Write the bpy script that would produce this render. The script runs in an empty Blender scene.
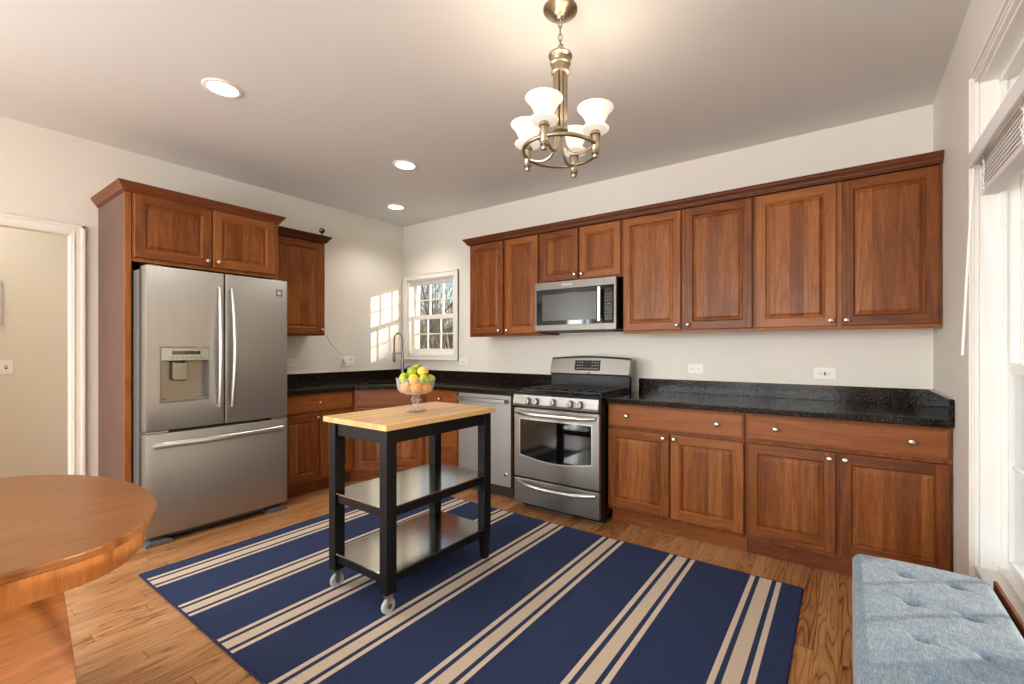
import bpy, bmesh, math, random
from math import sin, cos, pi, radians
from mathutils import Vector, Matrix
random.seed(7)
S = bpy.context.scene
COL = S.collection

# ---------------------------------------------------------------- camera, world, light, exposure
cd = bpy.data.cameras.new('camera'); cam = bpy.data.objects.new('camera', cd); COL.objects.link(cam)
cam.location = (4.4193, -3.5329, 1.2612)
cam.rotation_euler = (radians(90), 0, 0.592315)
cd.sensor_width = 36; cd.lens = 446.14 / 1024 * 36
cd.shift_x = -0.0308; cd.shift_y = 0.0064
cd.clip_start = 0.02; cd.clip_end = 200
S.camera = cam
S.view_settings.view_transform = 'Standard'; S.view_settings.look = 'None'
S.view_settings.exposure = 0.72; S.view_settings.gamma = 1; S.view_settings.use_curve_mapping = False
S.cycles.use_denoising = True; S.cycles.denoising_prefilter = 'ACCURATE'; S.cycles.denoising_input_passes = 'RGB_ALBEDO_NORMAL'
S.cycles.max_bounces = 10; S.cycles.diffuse_bounces = 6; S.cycles.glossy_bounces = 5; S.cycles.transmission_bounces = 8
S.cycles.sample_clamp_indirect = 6.0
S.cycles.caustics_reflective = False

w = bpy.data.worlds.new('World'); S.world = w; w.use_nodes = True
wn = w.node_tree; wn.nodes.clear()
wo = wn.nodes.new('ShaderNodeOutputWorld'); bg = wn.nodes.new('ShaderNodeBackground')
sky = wn.nodes.new('ShaderNodeTexSky'); sky.sky_type = 'NISHITA'; sky.sun_disc = False
sky.sun_elevation = radians(14); sky.sun_rotation = radians(55); sky.air_density = 1.0; sky.dust_density = 1.5
bg.inputs['Strength'].default_value = 0.23
wn.links.new(sky.outputs[0], bg.inputs[0]); wn.links.new(bg.outputs[0], wo.inputs[0])

def light(kind, name, loc, energy, color=(1, 1, 1), direction=None, **kw):
    l = bpy.data.lights.new(name, kind); l.energy = energy; l.color = color
    for k, v in kw.items(): setattr(l, k, v)
    o = bpy.data.objects.new(name, l); COL.objects.link(o); o.location = loc
    if direction: o.rotation_euler = Vector(direction).to_track_quat('-Z', 'Y').to_euler()
    return o
SUND = Vector((-1, -0.73, -0.235))
light('SUN', 'sun', (12, 9, 8), 2.4, (1.0, .975, .92), SUND, angle=radians(0.6))
# soft fill: unseen area lamps added outside invented front and left windows
light('AREA', 'fill_front', (2.5, -6.75, 1.55), 178, (.97, .985, 1.0), (0, 1, 0.15), shape='RECTANGLE', size=4.2, size_y=2.1)
light('AREA', 'fill_left', (-.35, -5.4, 1.5), 130, (.97, .985, 1.0), (1, .12, .2), shape='RECTANGLE', size=1.5, size_y=1.9)
light('AREA', 'hall_fill', (-.62, -3.5, 2.6), 8, (1.0, .97, .93), (0, 0, -1), shape='RECTANGLE', size=.5, size_y=1.2)  # unseen ceiling fill added to brighten the hall

# ---------------------------------------------------------------- material helpers
def srgb(r, g, b):
    f = lambda c: (c / 255 / 12.92) if c / 255 <= .04045 else ((c / 255 + .055) / 1.055) ** 2.4
    return (f(r), f(g), f(b), 1)
class NT:
    def __init__(s, name):
        s.m = bpy.data.materials.new(name); s.m.use_nodes = True; s.t = s.m.node_tree
        s.p = s.t.nodes['Principled BSDF']
    def n(s, typ, **kw):
        nd = s.t.nodes.new('ShaderNode' + typ)
        for k, v in kw.items():
            if k == 'ins':
                for a, b in v.items(): s.set(nd, a, b)
            else: setattr(nd, k, v)
        return nd
    def set(s, nd, a, b):
        if isinstance(b, bpy.types.NodeSocket): s.t.links.new(b, nd.inputs[a])
        else: nd.inputs[a].default_value = b
    def math(s, op, a, b=0.0, c=0.0, clamp=False):
        nd = s.n('Math', operation=op, use_clamp=clamp); s.set(nd, 0, a); s.set(nd, 1, b); s.set(nd, 2, c); return nd.outputs[0]
    def vm(s, op, a, b=(0, 0, 0)):
        nd = s.n('VectorMath', operation=op); s.set(nd, 0, a)
        if op == 'SCALE': s.set(nd, 3, b)
        else: s.set(nd, 1, b)
        return nd.outputs[0]
    def coord(s, kind='Object'): return s.n('TexCoord').outputs[kind]
    def sep(s, v):
        nd = s.n('SeparateXYZ'); s.set(nd, 0, v); return nd.outputs
    def comb(s, x, y, z):
        nd = s.n('CombineXYZ'); s.set(nd, 0, x); s.set(nd, 1, y); s.set(nd, 2, z); return nd.outputs[0]
    def noise(s, vec, scale, detail=4, rough=.55, dist=0):
        nd = s.n('TexNoise'); s.set(nd, 'Vector', vec); s.set(nd, 'Scale', scale); s.set(nd, 'Detail', detail)
        s.set(nd, 'Roughness', rough); s.set(nd, 'Distortion', dist); return nd.outputs[0]
    def white(s, v, dims='1D'):
        nd = s.n('TexWhiteNoise', noise_dimensions=dims)
        s.set(nd, 'W' if dims == '1D' else 'Vector', v); return nd.outputs[0]
    def ramp(s, f, stops, interp='LINEAR'):
        nd = s.n('ValToRGB'); s.set(nd, 0, f); cr = nd.color_ramp; cr.interpolation = interp
        while len(cr.elements) < len(stops): cr.elements.new(.5)
        for e, (p, c) in zip(cr.elements, stops):
            e.position = p; e.color = c if len(c) == 4 else (*c, 1)
        return nd.outputs[0]
    def mix(s, f, a, b, mode='MIX'):
        nd = s.n('Mix', data_type='RGBA', blend_type=mode); s.set(nd, 0, f); s.set(nd, 6, a); s.set(nd, 7, b); return nd.outputs[2]
    def P(s, **kw):
        for k, v in kw.items():
            k = k.replace('_', ' ')
            s.set(s.p, k, v)
        return s
    def bump(s, h, strength=.2, dist=.002):
        nd = s.n('Bump'); s.set(nd, 'Height', h); s.set(nd, 'Strength', strength); s.set(nd, 'Distance', dist)
        s.t.links.new(nd.outputs[0], s.p.inputs['Normal']); return s
def plain(name, col, rough=.5, metal=0.0, **kw):
    n = NT(name); n.P(Base_Color=col, Roughness=rough, Metallic=metal, **kw); return n.m
def metal(name, col, rough=.3, brush=None):
    n = NT(name); n.P(Base_Color=col, Metallic=1.0, Roughness=rough)
    if brush:
        v = n.vm('MULTIPLY', n.coord(), brush)
        h = n.noise(v, 1, 3, .6)
        n.P(Roughness=n.math('MULTIPLY_ADD', h, .08, rough - .04))
        n.P(Base_Color=n.mix(h, col, (col[0] * .9, col[1] * .9, col[2] * .9, 1)))
    return n.m
def painted(name, col, rough=.6):
    n = NT(name); h = n.noise(n.coord(), 180, 3, .6); n.P(Base_Color=col, Roughness=rough); n.bump(h, .06, .001)
    return n.m
def wood(name, dark, mid, light_, axis='z', board=None, boardax='x', rough=.42, contour=5.0, contrast=.55, coat=.06, scale=1.0, bvar=.5):
    n = NT(name)
    oi = n.n('ObjectInfo').outputs['Random']
    off = n.vm('SCALE', n.comb(1.0, 1.7, 2.3), n.math('MULTIPLY', oi, 31.0))
    co = n.coord(); v = n.vm('ADD', co, off)
    bid = oi; tone = None
    if board:
        x = n.sep(v)['XYZ'.index(boardax.upper())]
        bid = n.white(n.math('FLOOR', n.math('DIVIDE', x, board)))
        v = n.vm('ADD', v, n.vm('SCALE', n.comb(3.1, 5.3, 4.7), n.math('MULTIPLY', bid, 11.0)))
    st = {'x': (1 / 13, 1, 1), 'y': (1, 1 / 13, 1), 'z': (1, 1, 1 / 13)}[axis]
    vs = n.vm('MULTIPLY', v, st)
    big = n.noise(vs, 5.5 * scale, 2, .5, .3)
    ring = n.math('PINGPONG', n.math('MULTIPLY', big, contour * 2.2), .5)
    ring = n.math('SMOOTH_MIN', n.math('MULTIPLY', ring, 2.0), .85, .3)
    med = n.math('MULTIPLY_ADD', n.noise(vs, 75 * scale, 6, .68, .3), .66, .17)
    st2 = {'x': (1 / 16, 1, 1), 'y': (1, 1 / 16, 1), 'z': (1, 1, 1 / 16)}[axis]
    fine = n.noise(n.vm('MULTIPLY', v, st2), 190 * scale, 3, .7)
    t = n.math('ADD', n.math('MULTIPLY_ADD', ring, .30 * contrast / .55, .12), n.math('MULTIPLY', med, .75))
    t = n.math('ADD', t, n.math('MULTIPLY', n.math('SUBTRACT', fine, .5), .75))
    t = n.math('ADD', t, n.math('MULTIPLY', n.math('SUBTRACT', bid, .5), bvar))
    c = n.ramp(n.math('MULTIPLY', t, .85, clamp=True), [(.12, dark), (.47, mid), (.88, light_)])
    n.P(Base_Color=c, Roughness=rough, Specular_IOR_Level=.25)
    n.P(Coat_Weight=coat, Coat_Roughness=.18)
    n.bump(fine, .04, .0006)
    return n.m

CD, CM, CL = srgb(78, 36, 12), srgb(122, 66, 26), srgb(156, 96, 46)
M = {}
M['cherry_v'] = wood('cherry_wood', CD, CM, CL, 'z')
M['cherry_h'] = wood('cherry_wood_rail', CD, CM, CL, 'x')
M['cherry_panel'] = wood('cherry_wood_panel', CD, srgb(122, 66, 26), srgb(166, 106, 54), 'z', board=.078, bvar=.38, contrast=.4)
M['cherry_drawer'] = wood('cherry_wood_drawer', CD, srgb(122, 65, 27), srgb(154, 92, 46), 'x', contrast=.35)
M['cherry_crown'] = wood('cherry_wood_crown', srgb(60, 28, 12), srgb(100, 52, 25), srgb(132, 76, 40), 'x', contrast=.3)
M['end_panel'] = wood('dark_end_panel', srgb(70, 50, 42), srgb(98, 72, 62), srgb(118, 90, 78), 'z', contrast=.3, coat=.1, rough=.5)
M['maple'] = wood('butcher_block', srgb(176, 128, 78), srgb(216, 172, 118), srgb(236, 200, 150), 'y', board=.045, boardax='x', contrast=.25, coat=.05, rough=.45, bvar=.3)
M['table_wood'] = wood('golden_oak_veneer', srgb(82, 46, 20), srgb(122, 76, 36), srgb(148, 98, 52), 'y', contrast=.5, contour=9, rough=.34, coat=.08, bvar=0)
M['table_apron'] = wood('table_apron_wood', srgb(120, 68, 30), srgb(154, 96, 48), srgb(178, 122, 70), 'z', contrast=.3, rough=.3, coat=.2)
M['table_leg'] = wood('table_leg_wood', srgb(100, 54, 24), srgb(132, 80, 40), srgb(164, 104, 56), 'y', contrast=.35, rough=.3, coat=.2, bvar=.1)
M['foot_wood'] = wood('dark_foot_wood', srgb(60, 30, 16), srgb(96, 54, 30), srgb(124, 76, 44), 'x')
M['fence'] = wood('weathered_timber', srgb(90, 74, 58), srgb(130, 110, 88), srgb(158, 138, 112), 'z', board=.14, rough=.8, coat=0)

def mat_floor():
    n = NT('oak_floor'); co = n.coord(); o = n.sep(co)
    W = .083
    i = n.math('FLOOR', n.math('DIVIDE', o[0], W)); r1 = n.white(i)
    yy = n.math('DIVIDE', n.math('ADD', o[1], n.math('MULTIPLY', r1, 7.0)), 1.5)
    j = n.math('FLOOR', yy)
    bid = n.white(n.comb(i, j, 0.0), '3D')
    v = n.vm('ADD', co, n.vm('SCALE', n.comb(3.7, 9.1, 5.3), n.math('MULTIPLY', bid, 17.0)))
    vs = n.vm('MULTIPLY', v, (1, 1 / 10, 1))
    big = n.noise(vs, 7.0, 2, .5, .25)
    ring = n.math('PINGPONG', n.math('MULTIPLY', big, 19.0), .5)
    ring = n.ramp(n.math('MULTIPLY', ring, 2.0), [(0.0, (0, 0, 0, 1)), (.22, (.65, .65, .65, 1)), (1, (1, 1, 1, 1))])
    med = n.noise(vs, 60, 5, .65)
    fine = n.noise(n.vm('MULTIPLY', v, (1, 1 / 30, 1)), 420, 2, .5)
    t = n.math('ADD', n.math('MULTIPLY', ring, .50), n.math('MULTIPLY', med, .40))
    t = n.math('ADD', t, n.math('MULTIPLY', n.math('SUBTRACT', fine, .5), .5))
    t = n.math('ADD', t, n.math('MULTIPLY', n.math('SUBTRACT', bid, .5), .36))
    c = n.ramp(t, [(.14, srgb(104, 62, 32)), (.46, srgb(172, 117, 69)), (.85, srgb(206, 156, 104))])
    fx = n.math('FRACT', n.math('DIVIDE', o[0], W)); ex = n.math('MINIMUM', fx, n.math('SUBTRACT', 1.0, fx))
    fy = n.math('FRACT', yy); ey = n.math('MINIMUM', fy, n.math('SUBTRACT', 1.0, fy))
    g = n.math('MAXIMUM', n.math('LESS_THAN', ex, .011), n.math('LESS_THAN', ey, .0013))
    c = n.mix(n.math('MULTIPLY', g, .6), c, srgb(70, 38, 18))
    n.P(Base_Color=c, Roughness=.3, Coat_Weight=.3, Coat_Roughness=.15)
    n.bump(n.math('SUBTRACT', fine, n.math('MULTIPLY', g, 2.0)), .06, .001)
    return n.m
M['floor'] = mat_floor()

def mat_granite():
    n = NT('black_granite'); co = n.coord()
    a = n.noise(co, 150, 3, .6); b = n.noise(n.vm('ADD', co, (3, 5, 7)), 90, 4, .7)
    c = n.ramp(a, [(.5, srgb(11, 10, 10)), (.60, srgb(26, 23, 21)), (.70, srgb(122, 98, 72))])
    c2 = n.ramp(b, [(.55, (0, 0, 0, 1)), (.66, (1, 1, 1, 1))])
    c = n.mix(n.math('MULTIPLY', c2, .55), c, srgb(84, 62, 44))
    n.P(Base_Color=c, Roughness=.12, Specular_IOR_Level=.22); return n.m
M['granite'] = mat_granite()

def mat_rug():
    n = NT('striped_rug_weave'); co = n.coord(); o = n.sep(co)
    # local x: 0 at the left edge, seven stripe groups 0.4555 m apart
    u = n.math('SUBTRACT', o[0], .107)
    f = n.math('MODULO', n.math('ADD', u, 4.522), .4522)
    def band(a, b): return n.math('MULTIPLY', n.math('GREATER_THAN', f, a), n.math('LESS_THAN', f, b))
    thin = n.math('ADD', band(0, .024), band(.128, .152))
    mid = band(.046, .106)
    inside = n.math('GREATER_THAN', u, 0.0)
    zig = n.math('GREATER_THAN', n.math('SINE', n.math('MULTIPLY', n.math('ADD', o[1], n.math('PINGPONG', o[0], .008)), 620.0)), .35)
    zx = n.math('GREATER_THAN', n.math('SINE', n.math('MULTIPLY', o[0], 640.0)), -.2)
    wob = n.noise(co, 300, 2, .5)
    navy = n.mix(n.math('MULTIPLY', n.math('MULTIPLY', zig, zx), .8), srgb(18, 34, 70), srgb(48, 70, 116))
    navy = n.mix(n.math('MULTIPLY', wob, .25), navy, srgb(56, 72, 110))
    cream = n.mix(n.math('MULTIPLY', wob, .5), srgb(220, 202, 178), srgb(198, 176, 150))
    creamp = n.mix(n.math('MULTIPLY', n.math('MULTIPLY', zig, zx), .45), cream, srgb(150, 124, 102))
    c = n.mix(n.math('MULTIPLY', thin, inside), navy, cream)
    c = n.mix(n.math('MULTIPLY', mid, inside), c, creamp)
    n.P(Base_Color=c, Roughness=.95)
    n.bump(n.math('ADD', n.math('SINE', n.math('MULTIPLY', o[1], 620.0)), wob), .35, .0015)
    return n.m
M['rug'] = mat_rug()
M['rug_edge'] = plain('navy_binding', srgb(24, 34, 74), .9)

def mat_denim():
    n = NT('chambray_fabric'); co = n.coord()
    a = n.noise(n.vm('MULTIPLY', co, (1, 14, 14)), 42, 4, .75)
    b = n.noise(n.vm('MULTIPLY', co, (14, 1, 1)), 42, 4, .75)
    d = n.noise(co, 14, 3, .5)
    t = n.math('ADD', n.math('MULTIPLY', n.math('ADD', a, b), .5), n.math('MULTIPLY', n.math('SUBTRACT', d, .5), .10))
    c = n.ramp(t, [(.38, srgb(74, 96, 122)), (.5, srgb(122, 142, 156)), (.62, srgb(180, 190, 192))])
    n.P(Base_Color=c, Roughness=.9, Sheen_Weight=.2); n.bump(n.math('ADD', a, b), .3, .0015); return n.m
M['denim'] = mat_denim()

M['wall'] = painted('warm_white_wall_paint', srgb(226, 221, 211))
M['hallwall'] = painted('beige_hall_paint', srgb(224, 216, 200))
M['ceiling'] = painted('ceiling_paint', srgb(222, 223, 221), .8)
M['white'] = plain('white_gloss_paint', srgb(238, 236, 230), .35)
M['trim'] = plain('white_trim_paint', srgb(232, 228, 220), .4)
M['blind'] = plain('white_blind', srgb(226, 222, 220), .4)
M['steel'] = metal('brushed_steel', srgb(150, 147, 142), .38, (3, 3, 300))
M['steel_v'] = metal('brushed_steel_door', srgb(174, 172, 168), .5, (300, 3, 3))
M['steel_side'] = plain('grey_appliance_side', srgb(116, 114, 111), .45, .4)
M['chrome'] = metal('satin_handle_steel', srgb(196, 194, 190), .3)
M['nickel'] = metal('satin_nickel', srgb(205, 198, 186), .25)
M['bronze'] = metal('brushed_bronze_nickel', srgb(172, 160, 138), .33)
M['black'] = plain('black_enamel', srgb(14, 14, 15), .3, Specular_IOR_Level=.3)
M['iron'] = plain('cast_iron', srgb(26, 26, 28), .55)
M['blackglass'] = plain('black_glass', srgb(10, 10, 11), .05)
M['cartblack'] = plain('black_brown_lacquer', srgb(11, 10, 13), .5, Specular_IOR_Level=.25)
M['plasticw'] = plain('white_plastic', srgb(240, 238, 232), .4)
M['slot'] = plain('dark_slot', srgb(60, 56, 52), .6)
M['rubber'] = plain('grey_rubber', srgb(190, 192, 192), .5)
M['dark'] = plain('dark_void_plastic', srgb(30, 29, 28), .5)
M['grey'] = plain('grey_plastic', srgb(92, 96, 98), .45)
M['panelgrey'] = plain('dispenser_panel_grey', srgb(150, 156, 152), .3, .5)
M['lcd'] = plain('display_black', srgb(20, 20, 20), .15)
M['marks'] = plain('pale_print', srgb(172, 172, 168), .5)
M['caulk'] = plain('cream_caulk', srgb(232, 222, 206), .5)
M['orange'] = None
def fruit(name, a, b):
    n = NT(name); co = n.coord(); h = n.noise(co, 260, 2, .5); g = n.noise(n.vm('ADD', co, n.vm('SCALE', n.comb(1.0, 1.0, 1.0), n.math('MULTIPLY', n.n('ObjectInfo').outputs['Random'], 9.0))), 22, 2, .5)
    n.P(Base_Color=n.mix(n.ramp(g, [(.35, (0, 0, 0, 1)), (.65, (1, 1, 1, 1))]), a, b), Roughness=.4, Subsurface_Weight=.05); n.bump(h, .25, .001); return n.m
M['orange'] = fruit('orange_peel', srgb(240, 160, 40), srgb(246, 180, 66))
M['lemon'] = fruit('lemon_peel', srgb(244, 206, 84), srgb(246, 190, 92))
M['lime'] = fruit('lime_peel', srgb(128, 160, 20), srgb(196, 204, 44))
def glass(name, rough=0.0, ior=1.45, col=(1, 1, 1, 1)):
    n = NT(name); n.P(Base_Color=col, Roughness=rough, IOR=ior, Transmission_Weight=1.0); return n.m
def crystal():
    n = NT('clear_pressed_glass'); t = n.t
    fc_ = n.n('LayerWeight', ins={'Blend': .5}).outputs['Facing']
    tr = n.n('BsdfTransparent'); gl = n.n('BsdfGlossy', ins={'Roughness': .08}); df = n.n('BsdfTranslucent', ins={'Color': (.95, .95, .95, 1)}); d2 = n.n('BsdfDiffuse', ins={'Color': (.95, .95, .95, 1)})
    m0 = n.n('MixShader', ins={0: .5}); t.links.new(df.outputs[0], m0.inputs[1]); t.links.new(d2.outputs[0], m0.inputs[2])
    m1 = n.n('MixShader', ins={0: .45}); t.links.new(m0.outputs[0], m1.inputs[1]); t.links.new(gl.outputs[0], m1.inputs[2])
    pat = n.math('MULTIPLY', n.math('GREATER_THAN', n.noise(n.coord(), 75, 1, .5), .56), .22)
    fac = n.math('ADD', n.math('MULTIPLY_ADD', n.math('POWER', fc_, 2.5), .75, .10), pat, clamp=True)
    m2 = n.n('MixShader'); t.links.new(fac, m2.inputs[0]); t.links.new(tr.outputs[0], m2.inputs[1]); t.links.new(m1.outputs[0], m2.inputs[2])
    t.links.new(m2.outputs[0], t.nodes['Material Output'].inputs[0]); return n.m
M['crystal'] = crystal()
def windowglass():
    n = NT('window_glass'); t = n.t
    tr = n.n('BsdfTransparent'); gl = n.n('BsdfGlossy', ins={'Roughness': 0.0}); fc_ = n.n('LayerWeight', ins={'Blend': .5}).outputs['Facing']; fr = n.math('MULTIPLY_ADD', n.math('POWER', fc_, 5.0), .8, .04)
    mx = n.n('MixShader'); t.links.new(fr, mx.inputs[0]); t.links.new(tr.outputs[0], mx.inputs[1]); t.links.new(gl.outputs[0], mx.inputs[2])
    t.links.new(mx.outputs[0], t.nodes['Material Output'].inputs[0]); return n.m
M['pane'] = windowglass()
def emit(name, col, strength, base=None):
    n = NT(name); n.P(Base_Color=base or col, Roughness=.4, Emission_Color=col, Emission_Strength=strength); return n.m
M['lens'] = emit('lit_lamp_lens', (1, .95, .86, 1), 5.0)
M['shade'] = emit('lit_frosted_glass', (1.0, .88, .72, 1), .33, (.85, .82, .77, 1))
M['bark'] = None
def bark():
    n = NT('bare_bark'); h = n.noise(n.vm('MULTIPLY', n.coord(), (1, 1, .2)), 18, 4, .6)
    n.P(Base_Color=n.ramp(h, [(.3, srgb(92, 80, 70)), (.7, srgb(160, 144, 128))]), Roughness=.9); return n.m
M['bark'] = bark()
def ground():
    n = NT('winter_ground'); h = n.noise(n.coord(), 3, 6, .7)
    n.P(Base_Color=n.ramp(h, [(.3, srgb(84, 74, 54)), (.5, srgb(120, 112, 78)), (.7, srgb(150, 136, 104))]), Roughness=1); return n.m
M['ground'] = ground()
def siding():
    n = NT('pale_siding'); z = n.sep(n.coord())[2]; f = n.math('FRACT', n.math('DIVIDE', z, .12))
    n.P(Base_Color=n.mix(n.math('LESS_THAN', f, .1), srgb(150, 153, 155), srgb(110, 112, 116)), Roughness=.7); return n.m
M['siding'] = siding()
M['roof'] = plain('grey_shingles', srgb(96, 92, 90), .9)
M['picture'] = plain('picture_print', srgb(186, 196, 204), .4)

# ---------------------------------------------------------------- geometry helpers
class B:
    def __init__(s): s.v = []; s.f = []; s.m = []
    def add(s, vs, fs, m=0):
        k = len(s.v); s.v += [tuple(v) for v in vs]; s.f += [[i + k for i in f] for f in fs]; s.m += [m] * len(fs); return s
    def box(s, x0, x1, y0, y1, z0, z1, m=0):
        x0, x1 = sorted((x0, x1)); y0, y1 = sorted((y0, y1)); z0, z1 = sorted((z0, z1))
        return s.add([(x0, y0, z0), (x1, y0, z0), (x1, y1, z0), (x0, y1, z0), (x0, y0, z1), (x1, y0, z1), (x1, y1, z1), (x0, y1, z1)],
                     [(0, 3, 2, 1), (4, 5, 6, 7), (0, 1, 5, 4), (1, 2, 6, 5), (2, 3, 7, 6), (3, 0, 4, 7)], m)
    def prism(s, poly, z0, z1, m=0, plane='xy'):
        n = len(poly)
        def P(a, b, c): return (a, b, c) if plane == 'xy' else ((a, c, b) if plane == 'xz' else (c, a, b))
        vs = [P(a, b, z0) for a, b in poly] + [P(a, b, z1) for a, b in poly]
        fs = [list(range(n))[::-1], list(range(n, 2 * n))] + [(i, (i + 1) % n, (i + 1) % n + n, i + n) for i in range(n)]
        return s.add(vs, fs, m)
    def lathe(s, prof, o=(0, 0, 0), axis=(0, 0, 1), n=32, m=0, fl=None):
        q = Vector((0, 0, 1)).rotation_difference(Vector(axis).normalized()); o = Vector(o)
        vs = []; fs = []
        for (r, z) in prof:
            for k in range(n):
                a = 2 * pi * k / n; rr = r * (fl(a, z) if fl else 1)
                vs.append(o + q @ Vector((rr * cos(a), rr * sin(a), z)))
        for i in range(len(prof) - 1):
            for k in range(n):
                fs.append((i * n + k, i * n + (k + 1) % n, (i + 1) * n + (k + 1) % n, (i + 1) * n + k))
        if prof[0][0] > 1e-6: fs.append(list(range(n))[::-1])
        if prof[-1][0] > 1e-6: fs.append([(len(prof) - 1) * n + k for k in range(n)])
        return s.add(vs, fs, m)
    def shell(s, prof, **k):  # closed profile lathe (no caps)
        n = k.get('n', 32); s.lathe(prof + [prof[0]], **k)
        # drop the two cap faces
        s.f = s.f[:-2]; s.m = s.m[:-2]; return s
    def cyl(s, p0, p1, r0, r1=None, n=16, m=0):
        p0 = Vector(p0); p1 = Vector(p1); d = p1 - p0
        return s.lathe([(r0, 0), (r0 if r1 is None else r1, d.length)], p0, d, n, m)
    def tube(s, pts, r, n=8, m=0, closed=False, flat=1.0):
        pts = [Vector(p) for p in pts]; N = len(pts); vs = []; fs = []
        rs = r if isinstance(r, (list, tuple)) else [r] * N
        t0 = (pts[1] - pts[0]).normalized(); up = Vector((0, 0, 1)) if abs(t0.z) < .9 else Vector((1, 0, 0))
        u = t0.cross(up).normalized()
        for i, p in enumerate(pts):
            if closed: t = pts[(i + 1) % N] - pts[i - 1]
            else: t = pts[min(i + 1, N - 1)] - pts[max(i - 1, 0)]
            t.normalize(); u = (u - t * u.dot(t)).normalized(); w_ = t.cross(u)
            for k in range(n):
                a = 2 * pi * k / n; vs.append(p + u * (rs[i] * cos(a)) + w_ * (rs[i] * flat * sin(a)))
        for i in range(N if closed else N - 1):
            j = (i + 1) % N
            for k in range(n): fs.append((i * n + k, i * n + (k + 1) % n, j * n + (k + 1) % n, j * n + k))
        if not closed: fs += [list(range(n))[::-1], [(N - 1) * n + k for k in range(n)]]
        return s.add(vs, fs, m)
    def ball(s, c, r, sc=(1, 1, 1), n=20, m=0):
        prof = [(max(0, r * sin(pi * i / 12)), -r * cos(pi * i / 12)) for i in range(13)]
        k = len(s.v); s.lathe([(1e-7 if a < 1e-6 else a, z) for a, z in prof], (0, 0, 0), (0, 0, 1), n, m)
        for i in range(k, len(s.v)):
            x, y, z = s.v[i]; s.v[i] = (c[0] + x * sc[0], c[1] + y * sc[1], c[2] + z * sc[2])
        return s
    def grid(s, fn, nu, nv, m=0, flip=False):
        vs = [fn(i / nu, j / nv) for j in range(nv + 1) for i in range(nu + 1)]
        fs = []
        for j in range(nv):
            for i in range(nu):
                a = j * (nu + 1) + i; q = (a, a + 1, a + nu + 2, a + nu + 1); fs.append(q[::-1] if flip else q)
        return s.add(vs, fs, m)
    def build(s, name, mats, parent=None, bevel=0, loc=(0, 0, 0), rotz=0, smooth=True, sub=0, seg=2, merge=0):
        me = bpy.data.meshes.new(name); me.from_pydata(s.v, [], s.f)
        if not isinstance(mats, (list, tuple)): mats = [mats]
        for m in mats: me.materials.append(M[m] if isinstance(m, str) else m)
        me.polygons.foreach_set('material_index', s.m)
        bm = bmesh.new(); bm.from_mesh(me)
        if merge: bmesh.ops.remove_doubles(bm, verts=bm.verts, dist=merge)
        bmesh.ops.recalc_face_normals(bm, faces=bm.faces); bm.to_mesh(me); bm.free()
        if smooth:
            me.polygons.foreach_set('use_smooth', [True] * len(me.polygons)); me.set_sharp_from_angle(angle=radians(38))
        me.update()
        o = bpy.data.objects.new(name, me); COL.objects.link(o); o.location = loc; o.rotation_euler = (0, 0, rotz)
        if parent: o.parent = parent
        if bevel:
            b = o.modifiers.new('bevel', 'BEVEL'); b.width = bevel; b.segments = seg; b.limit_method = 'ANGLE'; b.angle_limit = radians(40)
            b.harden_normals = False
        if sub:
            b = o.modifiers.new('sub', 'SUBSURF'); b.levels = sub; b.render_levels = sub
        return o
def tag(o, label=None, cat=None, group=None, kind=None):
    if label: o['label'] = label
    if cat: o['category'] = cat
    if group: o['group'] = group
    if kind: o['kind'] = kind
    return o
def empty(name, loc=(0, 0, 0), rotz=0, label=None, cat=None, group=None, kind=None):
    o = bpy.data.objects.new(name, None); o.empty_display_size = .1; COL.objects.link(o)
    o.location = loc; o.rotation_euler = (0, 0, rotz); return tag(o, label, cat, group, kind)
def copy_tree(o, parent=None):
    c = o.copy(); COL.objects.link(c)
    if parent: c.parent = parent
    for ch in list(o.children): copy_tree(ch, c)
    return c
def bez(p0, p1, p2, p3, n=12):
    p0, p1, p2, p3 = map(Vector, (p0, p1, p2, p3))
    return [p0 * (1 - t) ** 3 + p1 * 3 * t * (1 - t) ** 2 + p2 * 3 * t * t * (1 - t) + p3 * t ** 3 for t in [i / n for i in range(n + 1)]]

WX = 4.865; HC = 2.731
# ---------------------------------------------------------------- room shell
def struct(b, name, mats, **k): return tag(b.build(name, mats, smooth=False, **k), kind='structure')
def wall_y(b, x0, x1, y0, y1, holes, H=HC):   # a wall running along y, holes = (ya, yb, za, zb) sorted by y
    cur = y0
    for ya, yb, za, zb in holes:
        b.box(x0, x1, cur, ya, 0, H)
        if za > 0: b.box(x0, x1, ya, yb, 0, za)
        if zb < H: b.box(x0, x1, ya, yb, zb, H)
        cur = yb
    b.box(x0, x1, cur, y1, 0, H); return b
def wall_x(b, y0, y1, x0, x1, holes, H=HC):
    cur = x0
    for xa, xb, za, zb in holes:
        b.box(cur, xa, y0, y1, 0, H)
        if za > 0: b.box(xa, xb, y0, y1, 0, za)
        if zb < H: b.box(xa, xb, y0, y1, zb, H)
        cur = xb
    b.box(cur, x1, y0, y1, 0, H); return b
DY0, DY1, DZ = -3.75, -2.803, 2.045
SW = (.08, .865, 1.19, 2.07)                 # small window opening
RW = (-2.72, -1.10, .395, 2.32)               # right window opening
FY = -6.5
struct(B().box(-.06, WX + .16, FY - .15, .16, -.1, 0), 'floor', 'floor')
struct(B().box(-1.4, -.06, -4.6, -2.0, -.1, 0), 'floor_hall', 'floor')
struct(B().box(-.06, WX + .16, FY - .15, .16, HC, HC + .12), 'ceiling', 'ceiling')
struct(B().box(-1.4, -.06, -4.6, -2.0, HC, HC + .12), 'ceiling_hall', 'ceiling')
struct(wall_y(B(), -.06, 0, FY - .15, 0, [(-6.15, -4.65, .45, 2.4), (DY0, DY1, 0, DZ)]), 'wall_left', 'wall')
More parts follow.
